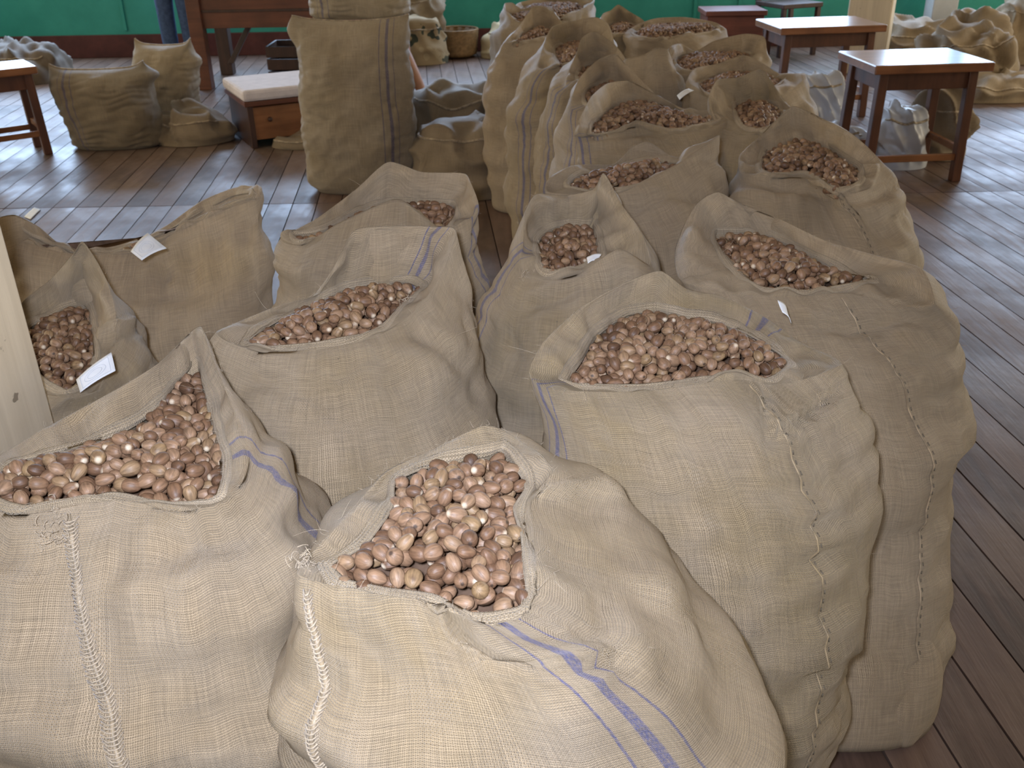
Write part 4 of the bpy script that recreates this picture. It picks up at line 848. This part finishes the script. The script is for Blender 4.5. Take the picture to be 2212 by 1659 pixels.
# ------------------------------------------------------------------ people
def skin_mesh(name, pts, edges, mat, parent, root=0, sub=2):
    me = bpy.data.meshes.new(name); me.from_pydata([p[:3] for p in pts], edges, []); me.materials.append(mat)
    o = link(bpy.data.objects.new(name, me), parent); o.modifiers.new('skin', 'SKIN').use_smooth_shade = True
    me.skin_vertices.new() if not me.skin_vertices else None
    for v, p in zip(me.skin_vertices[0].data, pts): v.radius = (p[3], p[4] if len(p) > 4 else p[3])
    me.skin_vertices[0].data[root].use_root = True
    o.modifiers.new('sub', 'SUBSURF').levels = sub; o.modifiers['sub'].render_levels = sub
    return o
M['skin'] = plain('skin', (0.33, 0.17, 0.11), 0.5, 0.4, 0.08, 20); M['jeans'] = plain('denim', (0.055, 0.085, 0.16), 0.8, 0.2, 0.3, 30); M['shirt'] = plain('shirt_cloth', (0.35, 0.36, 0.40), 0.8, 0.2, 0.1, 20); M['hair'] = plain('black_hair', (0.012, 0.010, 0.009), 0.5, 0.4, 0.2, 40); M['shoe'] = plain('dark_shoe', (0.03, 0.03, 0.035), 0.5, 0.4, 0.2, 30)
M['skirt'] = plain('pink_cloth', (0.42, 0.30, 0.28), 0.8, 0.2, 0.15, 20)
def body_pts(pelvis, chest, neck, head, arms, legs):
    P = [(*pelvis, .12, .10), (*[(a+b)/2 for a, b in zip(pelvis, chest)], .12, .09), (*chest, .14, .09), (*neck, .05, .05), (*[h+(0 if k < 2 else .0) for k, h in enumerate(head)], .085, .10), (head[0], head[1], head[2]+.10, .07, .08)]
    E = [(0, 1), (1, 2), (2, 3), (3, 4), (4, 5)]
    for sh, el, wr_, hd in arms:
        b = len(P); P += [(*sh, .05), (*el, .038), (*wr_, .026), (*hd, .03, .018)]; E += [(2, b), (b, b+1), (b+1, b+2), (b+2, b+3)]
        for f in range(5):
            k = len(P); dx = (f-2)*0.014; P += [(hd[0]+dx, hd[1]+0.01*(f == 0), hd[2]-0.035, .009), (hd[0]+dx*1.2, hd[1]-0.015, hd[2]-0.07+0.01*abs(f-2), .007)]; E += [(b+3, k), (k, k+1)]
    for hp, kn, an, to in legs:
        b = len(P); P += [(*hp, .085), (*kn, .060), (*[k*.6+a*.4 for k, a in zip(kn, an)], .056), (*an, .038), (*to, .035, .03)]; E += [(0, b), (b, b+1), (b+1, b+2), (b+2, b+3), (b+3, b+4)]
    return P, E
def face(parent, head, fwd):
    f = Vector(fwd).normalized(); r = f.cross(Vector((0, 0, 1)))
    h = Vector(head)
    V, Fc = tube_data([h+f*.08+Vector((0, 0, .04)), h+f*.105+Vector((0, 0, .015)), h+f*.10], [.010, .016, .012], 8); mesh('nose', V, Fc, M['skin'], parent)
    for s_ in (-1, 1):
        p = h+f*.088+r*s_*.035+Vector((0, 0, .045)); V, Fc = tube_data([p-f*.008, p, p+f*.006], [.012, .013, .004], 8); mesh('eye', V, Fc, M['shoe'], parent)
        p = h+r*s_*.092+Vector((0, 0, .02)); V, Fc = tube_data([p-Vector((0, 0, .03)), p, p+Vector((0, 0, .03))], [.008, .014, .010], 8); mesh('ear', V, Fc, M['skin'], parent)
    p = h+f*.088-Vector((0, 0, .035)); V, Fc = tube_data([p-r*.025, p+f*.005, p+r*.025], [.004, .008, .004], 8); mesh('mouth', V, Fc, M['skirt'], parent)
    hair = lump_part(parent, h+Vector((0, 0, .05))-f*.02, (.105, .105, .12))
def lump_part(parent, c, R):
    V, Fc = [], []; K, N_ = 24, 10
    for i in range(N_+1):
        a = math.pi/2*i/N_
        for j in range(K): b = 2*math.pi*j/K; V.append((c[0]+R[0]*math.cos(a)*math.cos(b), c[1]+R[1]*math.cos(a)*math.sin(b), c[2]+R[2]*math.sin(a)))
    for i in range(N_):
        for j in range(K): Fc.append((i*K+j, i*K+(j+1) % K, (i+1)*K+(j+1) % K, (i+1)*K+j))
    return mesh('hair', V, Fc, M['hair'], parent)
def standing():
    o = empty('person', (-3.04, 9.45, 0)); tag(o, 'person in blue jeans standing behind the big table by the green wall', 'person')
    arms = [((s*.19, 0, 1.38), (s*.24, .02, 1.10), (s*.23, -.06, .86), (s*.23, -.08, .78)) for s in (-1, 1)]
    legs = [((s*.09, 0, .88), (s*.095, -.01, .48), (s*.10, .02, .08), (s*.11, -.13, .03)) for s in (-1, 1)]
    P, E = body_pts((0, 0, .92), (0, 0, 1.30), (0, 0, 1.47), (0, -.01, 1.58), arms, legs); skin_mesh('body', P, E, M['skin'], o)
    T = [(0, 0, .93, .15, .13)]; TE = []
    for s in (-1, 1):
        b = len(T); T += [(s*.09, 0, .84, .11), (s*.095, -.01, .48, .082), (s*.10, .01, .10, .076)]; TE += [(0, b), (b, b+1), (b+1, b+2)]
    skin_mesh('jeans', T, TE, M['jeans'], o)
    S_ = [(0, 0, .90, .155, .125), (0, 0, 1.15, .15, .115), (0, 0, 1.36, .15, .11)]; SE = [(0, 1), (1, 2)]
    for s in (-1, 1):
        b = len(S_); S_ += [(s*.19, 0, 1.37, .075), (s*.235, .02, 1.14, .065)]; SE += [(2, b), (b, b+1)]
    skin_mesh('shirt', S_, SE, M['shirt'], o)
    for s in (-1, 1): skin_mesh('shoe', [(s*.10, .05, .045, .05, .04), (s*.11, -.08, .04, .05, .035), (s*.115, -.15, .03, .04, .025)], [(0, 1), (1, 2)], M['shoe'], o)
    face(o, (0, -.01, 1.58), (0, -1, 0))
standing()
def seated():
    a = Pz(914, 205, 0.09); k = Py(862, 100, a[1])
    st = stool('wooden_stool', 'low wooden stool under the seated person behind the stacked sacks', a[0]-0.56, a[1], 0, 0.36, 0.32, 0.36, 0.03)
    o = empty('person', (a[0]-0.50, a[1], 0)); tag(o, 'person seated behind the stacked closed sacks, one bare shin showing', 'person')
    lx, lz = k[0]-o.location.x, k[2]
    ax = a[0]-o.location.x
    legs = [((-.02, -.10, .46), (lx, -.03, lz+.02), (ax, 0, .10), (ax+.13, -.02, .035)), ((-.02, .10, .46), (lx+.02, .14, lz+.05), (ax-.16, .16, .10), (ax-.03, .17, .035))]
    arms = [((0, s*.17, .92), (.10, s*.22, .68), (.26, s*.16, .58), (.33, s*.12, .56)) for s in (-1, 1)]
    P, E = body_pts((-.06, 0, .47), (-.01, 0, .82), (.01, 0, .99), (.04, 0, 1.10), arms, legs); skin_mesh('body', P, E, M['skin'], o)
    skin_mesh('shirt', [(-.06, 0, .50, .13, .15), (-.03, 0, .68, .125, .15), (0, 0, .87, .115, .155), (0, .18, .90, .07), (.06, .21, .76, .06), (0, -.18, .90, .07), (.06, -.21, .76, .06)], [(0, 1), (1, 2), (2, 3), (3, 4), (2, 5), (5, 6)], M['shirt'], o)
    skin_mesh('skirt', [(-.06, 0, .47, .15, .17), (.02, .10, .47, .115), (lx*.75, .12, lz+.045, .10), (.02, -.10, .47, .115), (lx*.75, -.05, lz+.03, .10)], [(0, 1), (1, 2), (0, 3), (3, 4)], M['skirt'], o)
    face(o, (.04, 0, 1.10), (1, 0, 0))
seated()

# ------------------------------------------------------------------ paper tags and small things
def paper(label, corners, mark=True, curl=0.004):
    C4 = [np.array(c) for c in corners]; n = 7; V = []; nrm = np.cross(C4[1]-C4[0], C4[3]-C4[0]); nrm /= np.linalg.norm(nrm); nrm *= -np.sign(nrm@(C4[0]-np.array([0, 0, CH])))
    def pt(u, v): return C4[0]*(1-u)*(1-v)+C4[1]*u*(1-v)+C4[2]*u*v+C4[3]*(1-u)*v + nrm*(curl*math.sin(math.pi*u)*1.0+curl*0.6*v*v)
    o = empty('paper_tag', tuple(pt(.5, .5))); tag(o, label, 'paper tag'); off = pt(.5, .5)
    for s in (0.0, -0.0006):
        for j in range(n):
            for i in range(n): V.append(pt(i/(n-1), j/(n-1)) + nrm*s - off)
    q = n*n; Fc = [(j*n+i, j*n+i+1, (j+1)*n+i+1, (j+1)*n+i) for j in range(n-1) for i in range(n-1)]; Fc += [tuple(x+q for x in f[::-1]) for f in Fc]
    rimv = [i for i in range(n)] + [j*n+n-1 for j in range(1, n)] + [(n-1)*n+i for i in range(n-2, -1, -1)] + [j*n for j in range(n-2, 0, -1)]
    Fc += [(rimv[(k+1) % len(rimv)], rimv[k], rimv[k]+q, rimv[(k+1) % len(rimv)]+q) for k in range(len(rimv))]
    sh_ = mesh('sheet', V, Fc, M['paper'], o)
    if mark:
        Vs, Fs = [], []
        def loop(f, rad):
            t = np.linspace(0, 1, 41); P = np.array([pt(*f(x)) + nrm*0.0004 - off for x in t]); v, g = tube_data(P, rad, 4); Fs.extend(tuple(x+len(Vs) for x in h) for h in g); Vs.extend(v)
        for r in (0.30, 0.20): loop(lambda x: (.5+r*math.cos(6.283*x), .5+r*.9*math.sin(6.283*x)), 0.00035)
        def sq(x):
            k = x*4; i = min(int(k), 3); f = k-i; c = [(.1, .12), (.9, .12), (.9, .88), (.1, .88), (.1, .12)]; return (c[i][0]*(1-f)+c[i+1][0]*f, c[i][1]*(1-f)+c[i+1][1]*f)
        loop(sq, 0.00035)
        mesh('print', Vs, Fs, M['ink'], sh_)
    return o
paper('white printed paper tag hanging over the mouth of the sack beside the post', [Py(164, 820, 1.47), Py(240, 761, 1.50), Py(251, 802, 1.48), Py(175, 849, 1.45)])
paper('white printed paper tag stuck in the wide flat-mouthed sack', [Py(282, 543, 1.98), Py(319, 503, 2.03), Py(361, 538, 2.0), Py(307, 564, 1.95)])
paper('small white paper slip behind the shoulder of the tall right sack', [Py(1680, 648, 1.46), Py(1700, 668, 1.46), Py(1707, 702, 1.44), Py(1688, 676, 1.44)], False)
paper('small white paper slip tucked between the middle rear sacks', [Py(1462, 206, 3.2), Py(1488, 191, 3.24), Py(1499, 197, 3.22), Py(1468, 217, 3.16)], False)
paper('tiny white paper corner in the mouth of the pointed-ear sack', [Py(1267, 556, 1.74), Py(1300, 548, 1.75), Py(1288, 566, 1.73), Py(1270, 571, 1.72)], False)
pp = paper('short white paper strip lying on the floorboards at left', [Pz(52, 468, .003), Pz(74, 448, .003), Pz(88, 452, .003), Pz(66, 474, .003)], False, 0.001)

# ------------------------------------------------------------------ small parts of the nearest sacks
def bottom_corner():
    inf = SACKS['D']; c = Pz(1965, 1640, 0.0); off = inf['off']; K, NR = 40, 18; V = []
    for i in range(NR):
        t = i/(NR-1)
        for j in range(K):
            a = 2*math.pi*j/K; r = 0.062*math.sin(math.pi*(0.16+0.72*(1-t)))**0.7*(1+0.05*math.sin(3*a+4*t)); V.append((c[0]+0.01*t+r*1.05*math.cos(a), c[1]+0.055+0.075*t+r*math.sin(a), 0.004+0.205*t))
    V.append((c[0], c[1]+0.055, 0.004)); V = np.array(V)-off
    Fc = [(i*K+j, i*K+(j+1) % K, (i+1)*K+(j+1) % K, (i+1)*K+j) for i in range(NR-1) for j in range(K)] + [(NR*K, (j+1) % K, j) for j in range(K)]
    uv = np.array([(0.004*(k % K)*2.2, 0.012*(k//K)) for k in range(len(V))]); mesh('bottom_corner', V, Fc, bpy.data.materials['burlap_D'], inf['root'], True, uv)
bottom_corner()
def loose_fibres(key, n, seed):
    inf = SACKS[key]; G, N, off, K = inf['G'], inf['N'], inf['off'], inf['K']; r = np.random.RandomState(seed); Vs, Fs = [], []
    e = inf['ridge']+inf['nt']-1
    for k in range(n):
        if k % 3 == 0: i, j = e-r.randint(0, 2), r.randint(K)
        elif k % 3 == 1: i, j = inf['ridge']+r.randint(-2, 3), r.randint(K)
        else: i, j = r.randint(12, inf['ridge']), r.randint(K)
        p = G[i, j] + N[i, j]*0.001; d = N[i, j]*r.uniform(0.1, 0.7) + r.normal(0, 0.7, 3); d /= np.linalg.norm(d); L = r.uniform(0.004, 0.011) if k % 14 else r.uniform(0.018, 0.04); bend = r.normal(0, 0.5, 3)
        P = np.array([p + d*L*t + bend*L*t*t*0.6 for t in np.linspace(0, 1, 6)]); P[:, :] += N[i, j]*0.001
        v, f = tube_data(P-off, np.linspace(0.00030, 0.00012, 6), 3); Fs += [tuple(x+len(Vs) for x in g) for g in f]; Vs += list(v)
    tag(mesh('loose_fibres', Vs, Fs, M['rope'], inf['root']), kind='stuff')
for i, (k, n) in enumerate((('A', 260), ('C', 280), ('E', 220), ('B', 200), ('D', 160), ('F', 120), ('L', 120), ('K', 100), ('G', 80))): loose_fibres(k, n, 300+i)

def tuft(key, px, py, n, seed, size=0.016):
    """a frayed knot of twine where a seam ends at the mouth"""
    inf = SACKS[key]; G, N = inf['G'], inf['N']; Q = project(G); view = np.array([0, 0, CH])-G; ok = (N*view).sum(2) > 0
    d = np.linalg.norm(Q-np.array([px, py]), axis=2) + np.where(ok, 0, 1e5); i, j = np.unravel_index(d.argmin(), d.shape); p, nn = G[i, j], N[i, j]; r = np.random.RandomState(seed); Vs, Fs = [], []
    for k in range(n):
        c = p + nn*0.003 + r.normal(0, size*0.45, 3)*np.array([1, .6, 1]); a = r.uniform(0, 6.28); L = r.uniform(0.5, 1.2)*size; e1 = r.normal(0, 1, 3); e1 /= np.linalg.norm(e1); e2 = np.cross(e1, nn); t = np.linspace(0, r.uniform(0.8, 2.0), 9)
        P = np.array([c + (e1*math.cos(x+a) + e2*math.sin(x+a))*L*0.55 + nn*0.004*math.sin(x) for x in t]); v, f = tube_data(P-inf['off'], np.linspace(0.0006, 0.0003, 9), 4); Fs += [tuple(x+len(Vs) for x in g) for g in f]; Vs += list(v)
    mesh('twine_knot', Vs, Fs, M['rope'], inf['root'])
tuft('A', 125, 1165, 46, 1, 0.020); tuft('A', 130, 1105, 26, 2, 0.014); tuft('C', 655, 1225, 40, 3, 0.018); tuft('C', 1165, 1070, 36, 4, 0.016); tuft('F', 1140, 600, 24, 5, 0.014); tuft('B', 880, 655, 24, 6, 0.014); tuft('K', 556, 430, 20, 7, 0.014)
